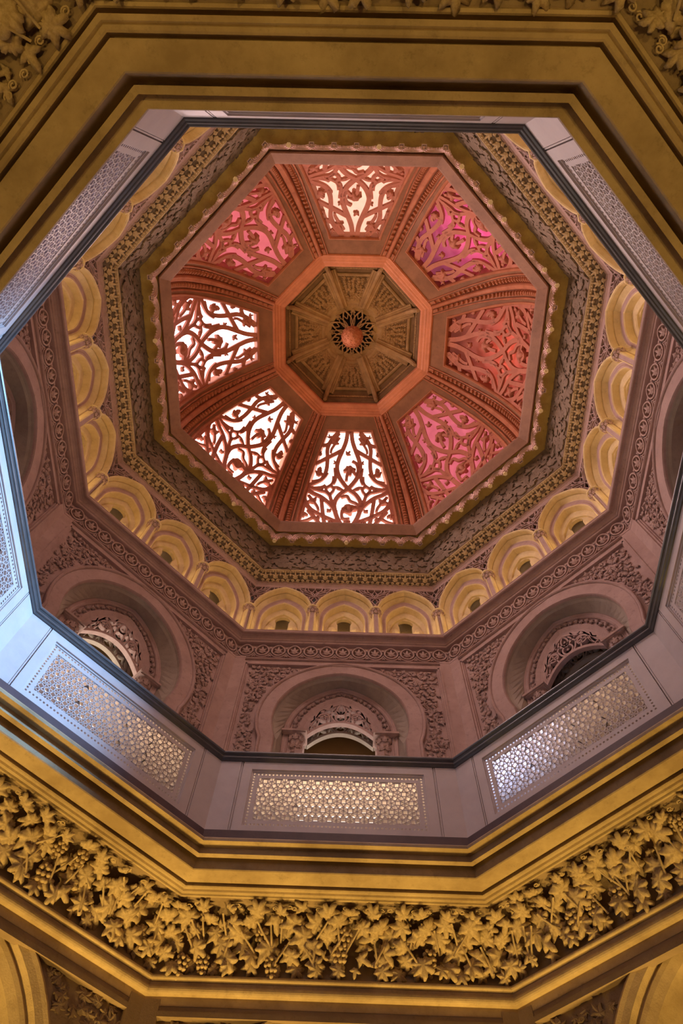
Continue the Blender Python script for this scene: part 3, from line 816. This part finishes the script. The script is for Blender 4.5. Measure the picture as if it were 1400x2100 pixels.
rows = [[((.70 if j == 0 else (.60 + .05 * abs(sin(8 * (2 * pi * i / 96))))) * cos(2 * pi * i / 96), (.70 if j == 0 else (.60 + .05 * abs(sin(8 * (2 * pi * i / 96))))) * sin(2 * pi * i / 96), ZC - .05 + .03 * j) for i in range(97)] for j in (0, 1)]
mb.grid(rows); put('scalloped_rim', mb.mesh('scalloped_rim', M_TAN), ros)
mb = MB(); mb.lathe([(.67, ZC - .01), (.545, ZC - .005), (.53, ZC + .08)], 40); put('rosette_plate', mb.mesh('rosette_plate', M_TAN), ros)
mb = MB(); mb.lathe([(.66, ZC + .02), (.60, ZC + .20), (.30, ZC + .45), (.01, ZC + .5)], 24); put('rosette_back', mb.mesh('rosette_back', M_VOID), ros)

# ================================================================== THINGS
# pierced boss hanging at the centre of the rosette
b = thing('pendant_boss', 90, (0, 0, 19.98), 'round pierced terracotta boss hanging under the rosette at the top of the dome', 'boss')
mb = MB(); mb.ball((0, 0, 0), .30, 28, 18)
put('ball', mb.mesh('ball', M_TERR, True), b)
mb = MB(); rnd = random.Random(41)
for i in range(70):
    z = -1 + 2 * (i + .5) / 70; r = sqrt(1 - z * z); a = i * 2.39996
    n = Vector((r * cos(a), r * sin(a), z)); t = Vector((rnd.uniform(-1, 1), rnd.uniform(-1, 1), rnd.uniform(-1, 1)))
    V, F = CHEAP[i % 3]; mb.add(V, F, frame(n * .305, t, n, .075))
stuff(put('carved_leaves', mb.mesh('carved_leaves', M_TERR), b))
mb = MB(); mb.lathe([(.10, .28), (.07, .4), (.06, .8), (.10, .98)], 12); put('stem', mb.mesh('stem', M_TERR, True), b)

# vine friezes
TH0 = 90
def cove_pt(x, th, h=0):
    R = 4.54 + .55 * sin(rad(th)); z = 4.87 + .55 * cos(rad(th)); n = Vector((0, -sin(rad(th)), -cos(rad(th))))
    return Vector((x, R * K8, z)) + n * h, n, Vector((0, cos(rad(th)), -sin(rad(th)))), R * T8
mb = MB(); mb.side([(4.52, 5.43)] + [(4.54 + (.55 + .07 * sin(rad(2 * t))) * sin(rad(t)), 4.87 + (.55 + .07 * sin(rad(2 * t))) * cos(rad(t))) for t in range(0, 91, 9)] + [(5.3, 4.85), (5.3, 5.6), (4.52, 5.6), (4.52, 5.43)])
VB = (0, 4.20, 4.86); VBn = tuple(-c for c in VB)
me_fback = mb.mesh('backing', M_LOW)  # darker plaster here paints shade into the ground between the vine leaves
mb = MB(); rnd = random.Random(51)                               # a bunch of grapes
k = 0
for lay, (n, r, z) in enumerate(((3, .028, .02), (6, .052, .0), (7, .058, -.05), (6, .05, -.10), (4, .034, -.145), (1, 0, -.18))):
    for i in range(n):
        a = 2 * pi * (i + .5 * (lay % 2)) / n
        mb.ball((r * cos(a) + rnd.uniform(-.006, .006), z + rnd.uniform(-.008, .008), max(0, r * sin(a)) * .9 + .02), .024, 7, 5)
me_grape = mb.mesh('grape_bunch', M_LEAF, True)
DIRW = {'south': 'south'}
FR_LABEL = {'south': 'vine leaf and grape frieze straight below the brightly backlit pierced panel', 'southwest': 'vine leaf and grape frieze under the balustrade half bathed in blue light',
            'southeast': 'vine leaf and grape frieze under the panel with bluish sparkles at one end', 'east': 'vine leaf frieze low on the side under the dull red dome window',
            'west': 'vine leaf frieze low on the side under the all-blue balustrade panel', 'northwest': 'vine leaf frieze in the upper left corner of the photo, beyond plain mouldings',
            'north': 'vine leaf frieze just showing at the top edge above the plain mouldings', 'northeast': 'shadowed vine leaf frieze in the upper right corner of the photo'}
for fi, (side, az) in enumerate(AZ.items()):
    rnd = random.Random(60 + fi)
    f = thing('vine_frieze', az, VB, FR_LABEL[side], 'frieze', 'vine friezes round the hall')
    put('backing', me_fback, f, loc=VBn)
    B = Matrix.Translation(VBn)
    rows = [(10, 13, .135, 1), (25, 15, .165, 0), (41, 15, .175, 0), (57, 15, .17, 0), (71, 16, .155, 0), (81, 17, .115, 2)]
    for ri, (th, n, sz, kind) in enumerate(rows):
        for j in range(n):
            hw = cove_pt(0, th)[3]
            x = -hw + 2 * hw * (j + .5 + (.25 if ri % 2 else -.25)) / n + rnd.uniform(-.04, .04)
            x = max(-hw + .06, min(hw - .06, x))
            tt = th + rnd.uniform(-4, 4)
            if kind == 0 and rnd.random() < (.17 if 30 < th < 75 else .04):
                p, nr, t, _ = cove_pt(x, tt, .03)
                put('grape_bunch', me_grape, f, M=B @ frame(p, -t + Vector((rnd.uniform(-.3, .3), 0, 0)), nr, rnd.uniform(.95, 1.2)))
                continue
            p, nr, t, _ = cove_pt(x, tt, (.04 if kind == 1 else .04 if kind == 0 else .02) + rnd.uniform(0, .07))
            an = rnd.gauss(0, .75) if kind != 1 else rnd.gauss(pi, .6)
            tip = t * cos(an) + Vector((1, 0, 0)) * sin(an)
            nn = nr + Vector((rnd.uniform(-.6, .6), 0, 0)) + t * rnd.uniform(-.3, .6)
            put('leaf', L_VINE[rnd.randrange(3)] if rnd.random() < .85 else L_SMALL, f, M=B @ frame(p, tip, nn, sz * rnd.uniform(.8, 1.15)))
    for j in range(46):
        th = rnd.uniform(14, 80); hw = cove_pt(0, th)[3] - .08
        p, nr, t, _ = cove_pt(-hw + 2 * hw * (j + .5) / 46 + rnd.uniform(-.03, .03), th, rnd.uniform(.0, .03))
        an = rnd.uniform(-2, 2)
        put('leaf', L_SMALL, f, M=B @ frame(p, t * cos(an) + Vector((1, 0, 0)) * sin(an), nr + Vector((rnd.uniform(-.4, .4), 0, 0)), rnd.uniform(.08, .11)))
    mb = MB()
    for j in range(26):
        hw = 1.75; x = -hw + 2 * hw * (j + .5) / 26 + rnd.uniform(-.05, .05); dx = rnd.uniform(-.22, .22); t0 = rnd.uniform(10, 50)
        mb.tube([cove_pt(x + dx * u, t0 + 32 * u, .10 + .03 * sin(u * 3.1))[0] for u in [i / 6 for i in range(7)]], .011, 5)
        cx = x + rnd.uniform(-.1, .1); tq = rnd.uniform(3, 9)
        mb.tube([cove_pt(cx + .035 * (1 - u * .7) * cos(u * 9), tq + 3.4 * (1 - u * .7) * sin(u * 9), .05)[0] for u in [i / 14 for i in range(15)]], .007, 4)
    stuff(put('tendrils', mb.mesh('tendrils', M_LEAF, True), f, loc=VBn))

# balustrade: pierced panel per side, a post at every corner, one handrail
YB = 4.035 * K8
BB = (0, YB, 5.94); BBn = tuple(-c for c in BB)
ZB0, ZB1 = 5.94, 7.05
lx, lz0, lz1 = 1.015, 6.125, 6.80
mb = MB()
bx, bz0, bz1 = 1.085, 6.055, 6.875
mb.plate([(-1.24, ZB0), (-1.24, ZB1), (1.24, ZB1), (1.24, ZB0)], [[(-1.12, 6.01), (1.12, 6.01), (1.12, 6.925), (-1.12, 6.925)]], YB, YB + .14)
mb.plate([(-1.12, 6.01), (-1.12, 6.925), (1.12, 6.925), (1.12, 6.01)], [[(-bx - .022, bz0 - .022), (bx + .022, bz0 - .022), (bx + .022, bz1 + .022), (-bx - .022, bz1 + .022)]], YB + .018, YB + .13)
mb.plate([(-lx - .035, lz0 - .035), (-lx - .035, lz1 + .035), (lx + .035, lz1 + .035), (lx + .035, lz0 - .035)], [[(-lx, lz0), (lx, lz0), (lx, lz1), (-lx, lz1)]], YB + .03, YB + .11)
me_slab = mb.mesh('slab', M_MARB)
# pierced border: little round holes
def hole_cell(mb, cx, cz, wx, wz, r):
    mb.plate([(cx - wx / 2, cz - wz / 2), (cx - wx / 2, cz + wz / 2), (cx + wx / 2, cz + wz / 2), (cx + wx / 2, cz - wz / 2)], [[(cx + r * cos(2 * pi * i / 8), cz + r * sin(2 * pi * i / 8)) for i in range(8)]], YB + .03, YB + .075)
mb = MB()
iw, iz0, iz1 = lx + .035, lz0 - .035, lz1 + .035
ow, oz0, oz1 = bx + .022, bz0 - .022, bz1 + .022
nX = 44
for i in range(nX):
    cx = -iw + 2 * iw * (i + .5) / nX
    for za, zb in ((oz0, iz0), (iz1, oz1)): hole_cell(mb, cx, (za + zb) / 2, 2 * iw / nX, zb - za, .0145)
nZ = 18
for i in range(nZ):
    cz = oz0 + (oz1 - oz0) * (i + .5) / nZ
    for xa, xb in ((-ow, -iw), (iw, ow)): hole_cell(mb, (xa + xb) / 2, cz, xb - xa, (oz1 - oz0) / nZ, .0145)
me_bead = mb.mesh('pierced_border', M_MARB)
# lattice of spoked hexagons, squares and triangles
def lattice():
    mb = MB(); p = .1685; a = p / (1 + sqrt(3)); y0, y1 = YB + .035, YB + .085; segs = set()
    def clip(A, Bp):
        t0, t1 = 0, 1; dx, dz = Bp[0] - A[0], Bp[1] - A[1]
        for pp, qq in ((-dx, A[0] + lx), (dx, lx - A[0]), (-dz, A[1] - lz0), (dz, lz1 - A[1])):
            if abs(pp) < 1e-9:
                if qq < 0: return None
            else:
                r = qq / pp
                if pp < 0: t0 = max(t0, r)
                else: t1 = min(t1, r)
        if t1 - t0 < .05: return None
        return (A[0] + dx * t0, A[1] + dz * t0), (A[0] + dx * t1, A[1] + dz * t1)
    def bar(A, Bp, w):
        key = tuple(sorted([(round(A[0], 3), round(A[1], 3)), (round(Bp[0], 3), round(Bp[1], 3))]))
        if key in segs: return
        segs.add(key); c = clip(A, Bp)
        if c: mb.ribbon([c[0], c[1]], w, lambda x, z, d: (x, d, z), (y0, y1))
    for r in range(-4, 5):
        for q in range(-9, 10):
            cx = p * (q + .5 * (r % 2)); cz = (lz0 + lz1) / 2 + p * sqrt(3) / 2 * r
            hexv = [(cx + a * cos(rad(30 + 60 * i)), cz + a * sin(rad(30 + 60 * i))) for i in range(6)]
            for i in range(6):
                bar(hexv[i], hexv[(i + 1) % 6], .0115); bar((cx, cz), hexv[i], .009)
                d = rad(60 * i); h = hexv[i - 1], hexv[i]
                for P in h: bar(P, (P[0] + a * cos(d), P[1] + a * sin(d)), .0115)
    return mb.mesh('lattice', M_MARB)
me_lat = lattice()
BAL = {'south': 'white marble pierced panel with the bright white glow in its middle', 'southwest': 'white marble pierced panel, blue-lit at one end and golden at the other',
       'southeast': 'white marble pierced panel with bluish sparkles at one end', 'west': 'white marble pierced panel wholly bathed in pale blue light',
       'northwest': 'white marble pierced panel seen edge-on, lilac turning blue', 'northeast': 'rosy pierced panel seen edge-on under the half magenta window',
       'north': 'pierced panel only edge-on between its plain mouldings and the cream window', 'east': 'pierced panel at the right edge under the dull red window'}
for side, az in AZ.items():
    t = thing('balustrade_panel', az, BB, BAL[side], 'panel', 'pierced panels of the gallery balustrade')
    put('slab', me_slab, t, loc=BBn); put('lattice', me_lat, t, loc=BBn); put('pierced_border', me_bead, t, loc=BBn)
xc = 4.035 * T8
def refl(p):                                                       # mirror about the corner direction (67.5 deg)
    a = rad(135); return (p[0] * cos(a) + p[1] * sin(a), p[0] * sin(a) - p[1] * cos(a))
mb = MB()
fp = [(1.275, YB), (xc, YB)] + [refl((1.275, YB))] + [refl((1.275, YB + .14))] + [(xc + .06, YB + .14), (1.275, YB + .14)]
fp2 = [(1.245, YB + .02), (xc, YB + .02), refl((1.245, YB + .02)), refl((1.245, YB + .12)), (xc + .05, YB + .12), (1.245, YB + .12)]
fp3 = [(1.253, YB + .004), (1.268, YB + .004), (1.268, YB + .03), (1.253, YB + .03)]
for P in (fp, fp2, fp3, [refl(p) for p in reversed(fp3)]):
    n = len(P); mb.add([(x, y, ZB0) for x, y in P] + [(x, y, ZB1) for x, y in P], [(i, (i + 1) % n, n + (i + 1) % n, n + i) for i in range(n)] + [tuple(range(n)), tuple(reversed(range(n, 2 * n)))])
me_post = mb.mesh('post_block', M_MARB)
NXT = {'south': 'southeast', 'southeast': 'east', 'east': 'northeast', 'northeast': 'north', 'north': 'northwest', 'northwest': 'west', 'west': 'southwest', 'southwest': 'south'}
POST = {'south': 'pinkish marble corner post between the white-glowing panel and the bluish-sparkling panel', 'southeast': 'marble corner post at the right edge below the dull red and rose windows',
        'east': 'marble corner post out at the right edge under the dull red window', 'northeast': 'rosy marble corner post at the upper right end of the dark handrail',
        'north': 'lilac marble corner post at the upper left end of the dark handrail', 'northwest': 'blue-lit marble corner post out at the left edge',
        'west': 'blue-lit marble corner post left of the panel half blue and half golden', 'southwest': 'pinkish marble corner post between the golden-ended panel and the white-glowing panel'}
for side, az in AZ.items():
    t = thing('corner_post', az, (xc, YB, ZB0), POST[side], 'post', 'corner posts of the balustrade')
    put('post_block', me_post, t, loc=(-xc, -YB, -ZB0))
mb = MB()
PH = [(4.25, 7.05), (4.035, 7.05), (4.02, 7.055), (4.005, 7.075)] + roll(4.005, 7.095, .02, 270, 120, 4) + [(4.0, 7.12), (3.992, 7.13)] + roll(3.995, 7.165, .03, 255, 90, 5) + [(4.0, 7.20), (4.25, 7.20), (4.26, 7.05)]
mb.ring(PH)
h = thing('handrail', 90, (0, 0, 7.05), 'dark grey marble handrail running round the top of the balustrade', 'handrail')
put('rail', mb.mesh('rail', M_DARK), h, loc=(0, 0, -7.05))

# roundel frieze under the arcade
mb = MB(); mb.side([(5.80, 11.64), (5.78, 11.65), (5.775, 12.18), (5.95, 12.20), (5.95, 11.64)])
me_rfb = mb.mesh('backing', M_PINKC)
YR = 5.73 * K8
def roundel():
    mb = MB(); f = lambda x, z, d: (x, YR + d, z)
    n = 24; P = []
    for i in range(n + 1):
        a = 2 * pi * i / n; r = .145 * (1 + .16 * max(0, cos(a)) ** 6)
        P.append((.92 * r * sin(a), r * 1.12 * cos(a)))
    mb.ribbon(P, .026, f, (-.035, .05))
    mb.ribbon([(x * 1.26, z * 1.18 - .02) for x, z in P[5:20]], .018, f, (-.02, .05))
    for s in (-1, 1):
        mb.add(*TRI, frame((s * .165, YR + .0, .13), (s * .5, 0, .5), (0, -1, 0), .062)); mb.add(*TRI, frame((s * .165, YR + .0, -.13), (s * .4, 0, -.7), (0, -1, 0), .07))
        mb.add(*TRI, frame((s * .165, YR, .0), (s, 0, .2), (0, -1, 0), .05))
        mb.add(*TRI, frame((s * .08, YR + .01, -.13), (s * .6, 0, -.5), (0, -1, 0), .045))
    return mb.mesh('roundel', M_PINKC)
me_round = roundel()
mb = MB(); mb.add(*CHEAP[0], frame((0, YR - .005, .0), (0, 0, 1), (0, -1, -.25), .13)); me_rleaf = mb.mesh('leaf', M_PINKC)
RB = (0, YR, 11.65)
for side, az in AZ.items():
    t = thing('roundel_frieze', az, RB, 'pink frieze of leaf roundels below the three yellow niches under ' + OVER[side], 'frieze', 'roundel friezes below the arcade')
    put('backing', me_rfb, t, loc=tuple(-c for c in RB))
    for j in range(13):
        r = put('roundel', me_round, t, loc=(-2.0 + 4.0 * j / 12, -YR, .268)); put('leaf', me_rleaf, r)

# arcade: niches, columns, pierced spandrels
YA = 5.14
def na(w, z0=12.42): return arch(w, .33, 13.44, z0, 0.0001, 12)
NB = (0, YA, 12.42); NBn = tuple(-c for c in NB)
def nb(w, zs, z0=12.42): return arch(w, .33, zs, z0, 0.0001, 12)
mb = MB(); loft(mb, [(na(.68), YA + .10), (na(.675), YA - .01), (na(.66), YA - .03), (na(.64), YA - .015), (na(.63), YA + .01), (na(.628), YA + .095), (na(.648), YA + .10), (na(.648), YA + .125), (na(.624), YA + .13), (na(.57), YA + .22), (na(.55), YA + .23)])
me_n1 = mb.mesh('outer_order', M_YELL)
mb = MB(); loft(mb, [(na(.55), YA + .23), (nb(.525, 13.38), YA + .235), (nb(.50, 13.345), YA + .215), (nb(.475, 13.33), YA + .22)]); me_n1b = mb.mesh('order_edge', M_PINK)
mb = MB(); loft(mb, [(nb(.475, 13.33), YA + .22), (nb(.46, 13.32), YA + .24), (nb(.445, 13.31), YA + .37), (nb(.39, 13.22), YA + .38), (nb(.37, 13.20), YA + .40), (nb(.36, 13.20), YA + .46)])
me_n2 = mb.mesh('inner_order', M_YELL)
mb = MB()
key = [(-.145, 12.42), (-.145, 13.46)] + [(.175 * cos(rad(215 - 250 * i / 14)), 13.58 + .175 * sin(rad(215 - 250 * i / 14))) for i in range(15)] + [(.145, 13.46), (.145, 12.42)]
poly = [(-.38, 12.42)] + key + [(.38, 12.42)] + [(x, z) for x, z in reversed(nb(.38, 13.20))][1:-1]
mb.plate(poly, [], YA + .44, YA + .52)
for s in (-1, 1):                                                   # rounded cusps either side of the keyhole
    mb.ball((s * .27, YA + .43, 13.08), .14, 12, 8, sz=1.5)
me_n3 = mb.mesh('trefoil', M_YELL)
mb = MB(); mb.box(-.4, .4, YA + .75, YA + .8, 12.4, 14.3); me_n4 = mb.mesh('niche_back', M_YELL)
POS = [(-1.42, 'left'), (0, 'middle'), (1.42, 'right')]
CB = (0, YA + .045, 12.42)
mb = MB(); mb.lathe([(.085, 12.42), (.085, 12.47), (.068, 12.50), (.066, 13.16), (.08, 13.18), (.08, 13.20), (.066, 13.22)], 12); me_sh = mb.mesh('shaft', M_PINK, True)
mb = MB(); mb.lathe([(.07, 13.20), (.08, 13.26), (.125, 13.40)], 10)
for i in range(8):
    a = 2 * pi * i / 8
    for zz, rr, sz, da in ((13.28, .10, .07, 0), (13.37, .125, .065, .39)):
        V, F = CHEAP[i % 3]; aa = a + da
        mb.add(V, F, frame((rr * cos(aa), rr * sin(aa), zz), (0, 0, 1), (cos(aa), sin(aa), -.35), sz))
me_cp = mb.mesh('capital', M_PINKC)
mb = MB(); mb.lathe([(.12, 13.40), (.165, 13.42), (.17, 13.45), (.15, 13.47), (.0, 13.48)], 8); me_ab = mb.mesh('abacus', M_YELL)
mb = MB(); mb.box(-.055, .055, YA - .02, YA + .35, 12.42, 13.45); me_jamb = mb.mesh('pier', M_PINK)
# pierced spandrel, centred on a column
def spandrel():
    mb = MB(); f = lambda x, z, d: (x, YA + .03 + d, z); D = (-.015, .04)
    mb.ribbon([(-.74, 14.44), (0, 14.44), (.74, 14.44)], .04, f, D)
    def xl(z):
        q = 1.01 ** 2 - (z - 13.44) ** 2
        return .71 - (-.33 + sqrt(max(q, 0)))
    C0 = (0, 14.02)
    mb.ribbon([(0, 13.50), (0, 13.72)], .02, f, D)
    dm = [(0, 13.72), (.075, 13.86), C0, (-.075, 13.86), (0, 13.72)]
    mb.ribbon(dm, .02, f, D)
    dm = [(0, 14.12), (.06, 14.22), (0, 14.36), (-.06, 14.22), (0, 14.12)]
    mb.ribbon(dm, .02, f, D); mb.ribbon([C0, (0, 14.12)], .022, f, D); mb.ribbon([(0, 14.36), (0, 14.44)], .022, f, D)
    for s in (-1, 1):
        S = lambda P: [(s * x, z) for x, z in P]
        for P in ([(0, 14.02), (.13, 14.08), (.28, 14.16), (.42, 14.22)], [(0, 14.02), (.10, 14.16), (.26, 14.24), (.40, 14.24)], [(.04, 14.02), (.14, 14.0), (.20, 14.02)],
                  [(.02, 14.05), (.10, 14.24), (.16, 14.34), (.17, 14.44)], [(.06, 14.22), (.14, 14.28), (.22, 14.28), (.30, 14.36), (.42, 14.40), (.55, 14.40)],
                  [(.075, 13.86), (.13, 13.92), (.17, 14.0)], [(.0, 13.70), (.08, 13.72), (.11, 13.78)], [(.03, 13.6), (.06, 13.58)], [(.12, 13.90), (.10, 14.0), (.03, 14.02)],
                  [(.28, 14.17), (.30, 14.26), (.36, 14.36), (.36, 14.44)], [(.42, 14.23), (.46, 14.30), (.46, 14.40)], [(.55, 14.34), (.55, 14.44)], [(.20, 14.28), (.24, 14.36), (.22, 14.44)]):
            mb.ribbon(spline(S(P), 4), .019, f, D)
    return mb.mesh('pierced_spandrel', M_PINK)
me_sp = spandrel()
xs_end = YA / K8 * T8
for side, az in AZ.items():
    for bx_, nm in POS:
        t = thing('arched_niche', az, (bx_, YA, 12.42), 'yellow-lit arched niche, %s one of three under %s' % (nm, OVER[side]), 'niche', 'lit niches of the arcade')
        for nme, me in (('outer_order', me_n1), ('order_edge', me_n1b), ('inner_order', me_n2), ('trefoil', me_n3), ('niche_back', me_n4)): put(nme, me, t, loc=NBn)
    for cx, nm in ((-.71, 'left'), (.71, 'right')):
        t = thing('colonnette', az, (cx, YA + .045, 12.42), 'short pink column %s of the middle niche under %s' % (nm, OVER[side]), 'column', 'colonnettes of the arcade')
        for nme, me in (('shaft', me_sh), ('capital', me_cp), ('abacus', me_ab)): put(nme, me, t, loc=(0, 0, -12.42))
        s = thing('pierced_spandrel', az, (cx, YA, 13.5), 'pink pierced tracery %s of the middle niche under %s' % (nm, OVER[side]), 'tracery', 'pierced spandrels of the arcade')
        put('openwork', me_sp, s, loc=(0, -YA, -13.5))
        put('pier', me_jamb, t, loc=(0, -YA - .045, -12.42))
    t = thing('colonnette', az, (xs_end, YA + .045, 12.42), 'short pink corner column between %s and %s' % (SIDE_OF[side], SIDE_OF[NXT[side]]), 'column', 'colonnettes of the arcade')
    for nme, me in (('shaft', me_sh), ('capital', me_cp), ('abacus', me_ab)): put(nme, me, t, loc=(0, 0, -12.42))
    s = thing('pierced_spandrel', az, (xs_end, YA, 13.5), 'pink pierced tracery at the corner between %s and %s' % (SIDE_OF[side], SIDE_OF[NXT[side]]), 'tracery', 'pierced spandrels of the arcade')
    V = []; mbs = MB(); src = me_sp
    # fold the spandrel round the corner: the far half is turned by 45 degrees
    fold = bpy.data.meshes.get('pierced_corner_spandrel')
    if fold is None:
        fold = src.copy(); fold.name = 'pierced_corner_spandrel'
        for v in fold.vertices:
            if v.co.x > 0:
                q = Matrix.Rotation(rad(-45), 3, 'Z') @ Vector((v.co.x, v.co.y - YA - .03, 0)); v.co.x = q.x; v.co.y = q.y + YA + .03
    put('openwork', fold, s, loc=(0, -YA, -13.5))

# leaf cornice
P = Vector((0, 5.49 * K8, 14.585)); Q = Vector((0, 5.255 * K8, 14.705))
mb = MB(); mb.side([(5.52, 14.575), (5.51, 14.60), (5.26, 14.72), (5.5, 14.8), (5.6, 14.6)]); me_lcb = mb.mesh('backing', M_COVE)  # dark backing colour stands in for the shade behind the cornice leaves
mb = MB(); dn = Vector((0, -.42, -.9)).normalized(); up = (Q - P).normalized()
V, F = CHEAP[0]
mb.add(V, F, frame(P + (Q - P) * .42 + dn * .015, up, dn, .125))
mb.add(*TRI, frame(P + (Q - P) * .10 + dn * .02 + Vector((.06, 0, 0)), -up + Vector((.4, 0, 0)), dn, .085))
mb.add(*TRI, frame(P + (Q - P) * .10 + dn * .02 + Vector((-.06, 0, 0)), -up + Vector((-.4, 0, 0)), dn, .075))
for xx, tt, r in ((.118, .62, .034), (.118, .86, .022), (.06, .93, .018), (-.0, .93, .018), (-.06, .93, .018)):
    mb.ball(tuple(P + (Q - P) * tt + dn * .02 + Vector((xx, 0, 0))), r, 7, 5)
me_lcu = mb.mesh('leaf', M_LEAF)
LB = (0, 5.25 * K8, 14.58); LBn = Vector(LB) * -1
for side, az in AZ.items():
    t = thing('leaf_cornice', az, LB, 'tan cornice of carved leaves above the three yellow niches under ' + OVER[side], 'cornice', 'leaf cornices above the arcade')
    put('backing', me_lcb, t, loc=LBn)
    for j in range(17):
        put('leaf', me_lcu, t, loc=LBn + Vector((-1.93 + 3.86 * j / 16, 0, 0)))

# corbel table of cusped arches under the dome ring, with small bosses
YC = 4.735 * K8; xe = 4.735 * T8; NCB = 8; WB = 2 * xe / NCB
KB = (0, YC, 15.38); KBn = Vector(KB) * -1
def corbel_arch():
    mb = MB(); f = lambda x, z, d: (x, YC + d, z); h = WB / 2
    def A(w, z0): return arch(w, .06, 15.52, z0, 0.0001, 8)
    for w, y0, y1 in ((h * .94, -.05, .04), (h * .80, -.03, .035), (h * .66, -.01, .03)):
        mb.ribbon(A(w, 15.47), .028, f, (y0, y1))
    for a in (25, 65, 115, 155):                                     # cusps
        r = h * .62; p = (r * cos(rad(a)) * .95, 15.52 + r * sin(rad(a)) * 1.08)
        mb.ribbon([p, (p[0] * .74, 15.52 + (p[1] - 15.52) * .74)], [.05, .012], f, (.0, .03))
    for s in (-1, 1):                                                # little leaves in the spandrels
        V, F = CHEAP[1]; mb.add(V, F, frame((s * h * .72, YC - .01, 15.79), (s, 0, .6), (0, -1, 0), .032))
        mb.add(*TRI, frame((s * h * .35, YC - .005, 15.82), (s * .3, 0, 1), (0, -1, 0), .025))
    mb.box(-h, h, YC + .0, YC + .05, 15.79, 15.84)
    return mb.mesh('cusped_arch', M_CORB)
me_ca = corbel_arch()
mb = MB(); mb.lathe([(.0, 15.385), (.02, 15.385), (.022, 15.375), (.052, 15.37), (.055, 15.39), (.048, 15.43), (.03, 15.47), (.03, 15.52)], 6, Matrix.Translation((0, YC + .0, 0))); me_bo = mb.mesh('boss', M_CREAM)
mb = MB(); Rs = lambda r, z: [(r * sx, YC + .02 + r * sy, z) for sx, sy in ((-1, -1), (1, -1), (1, 1), (-1, 1), (-1, -1))]
mb.grid([Rs(.052, 15.47), Rs(.052, 15.44), Rs(.038, 15.44), Rs(.034, 15.50), Rs(.01, 15.50)]); me_so = mb.mesh('socket', M_PINK)
HAS = {'south': (0, 4), 'southeast': (2, 3, 5, 6), 'east': (0, 2, 4, 5, 6), 'northeast': (0, 1, 4, 5, 7), 'north': (3, 7), 'northwest': (2,), 'west': (3,), 'southwest': (4, 5)}
for side, az in AZ.items():
    t = thing('corbel_table', az, KB, 'row of pink cusped arches hanging at the foot of ' + OVER[side], 'corbel', 'corbel tables under the dome ring')
    for j in range(NCB):
        put('cusped_arch', me_ca, t, loc=KBn + Vector((-xe + WB * (j + .5), 0, 0)))
        o = put('boss' if j in HAS[side] else 'socket', me_bo if j in HAS[side] else me_so, t, loc=KBn + Vector((-xe + WB * j + (.02 if j == 0 else 0), 0, 0)))
        if j in HAS[side]: o['label'] = 'cream hexagonal boss'

# nothing else: every mesh keeps flat facets except the rounded ones above
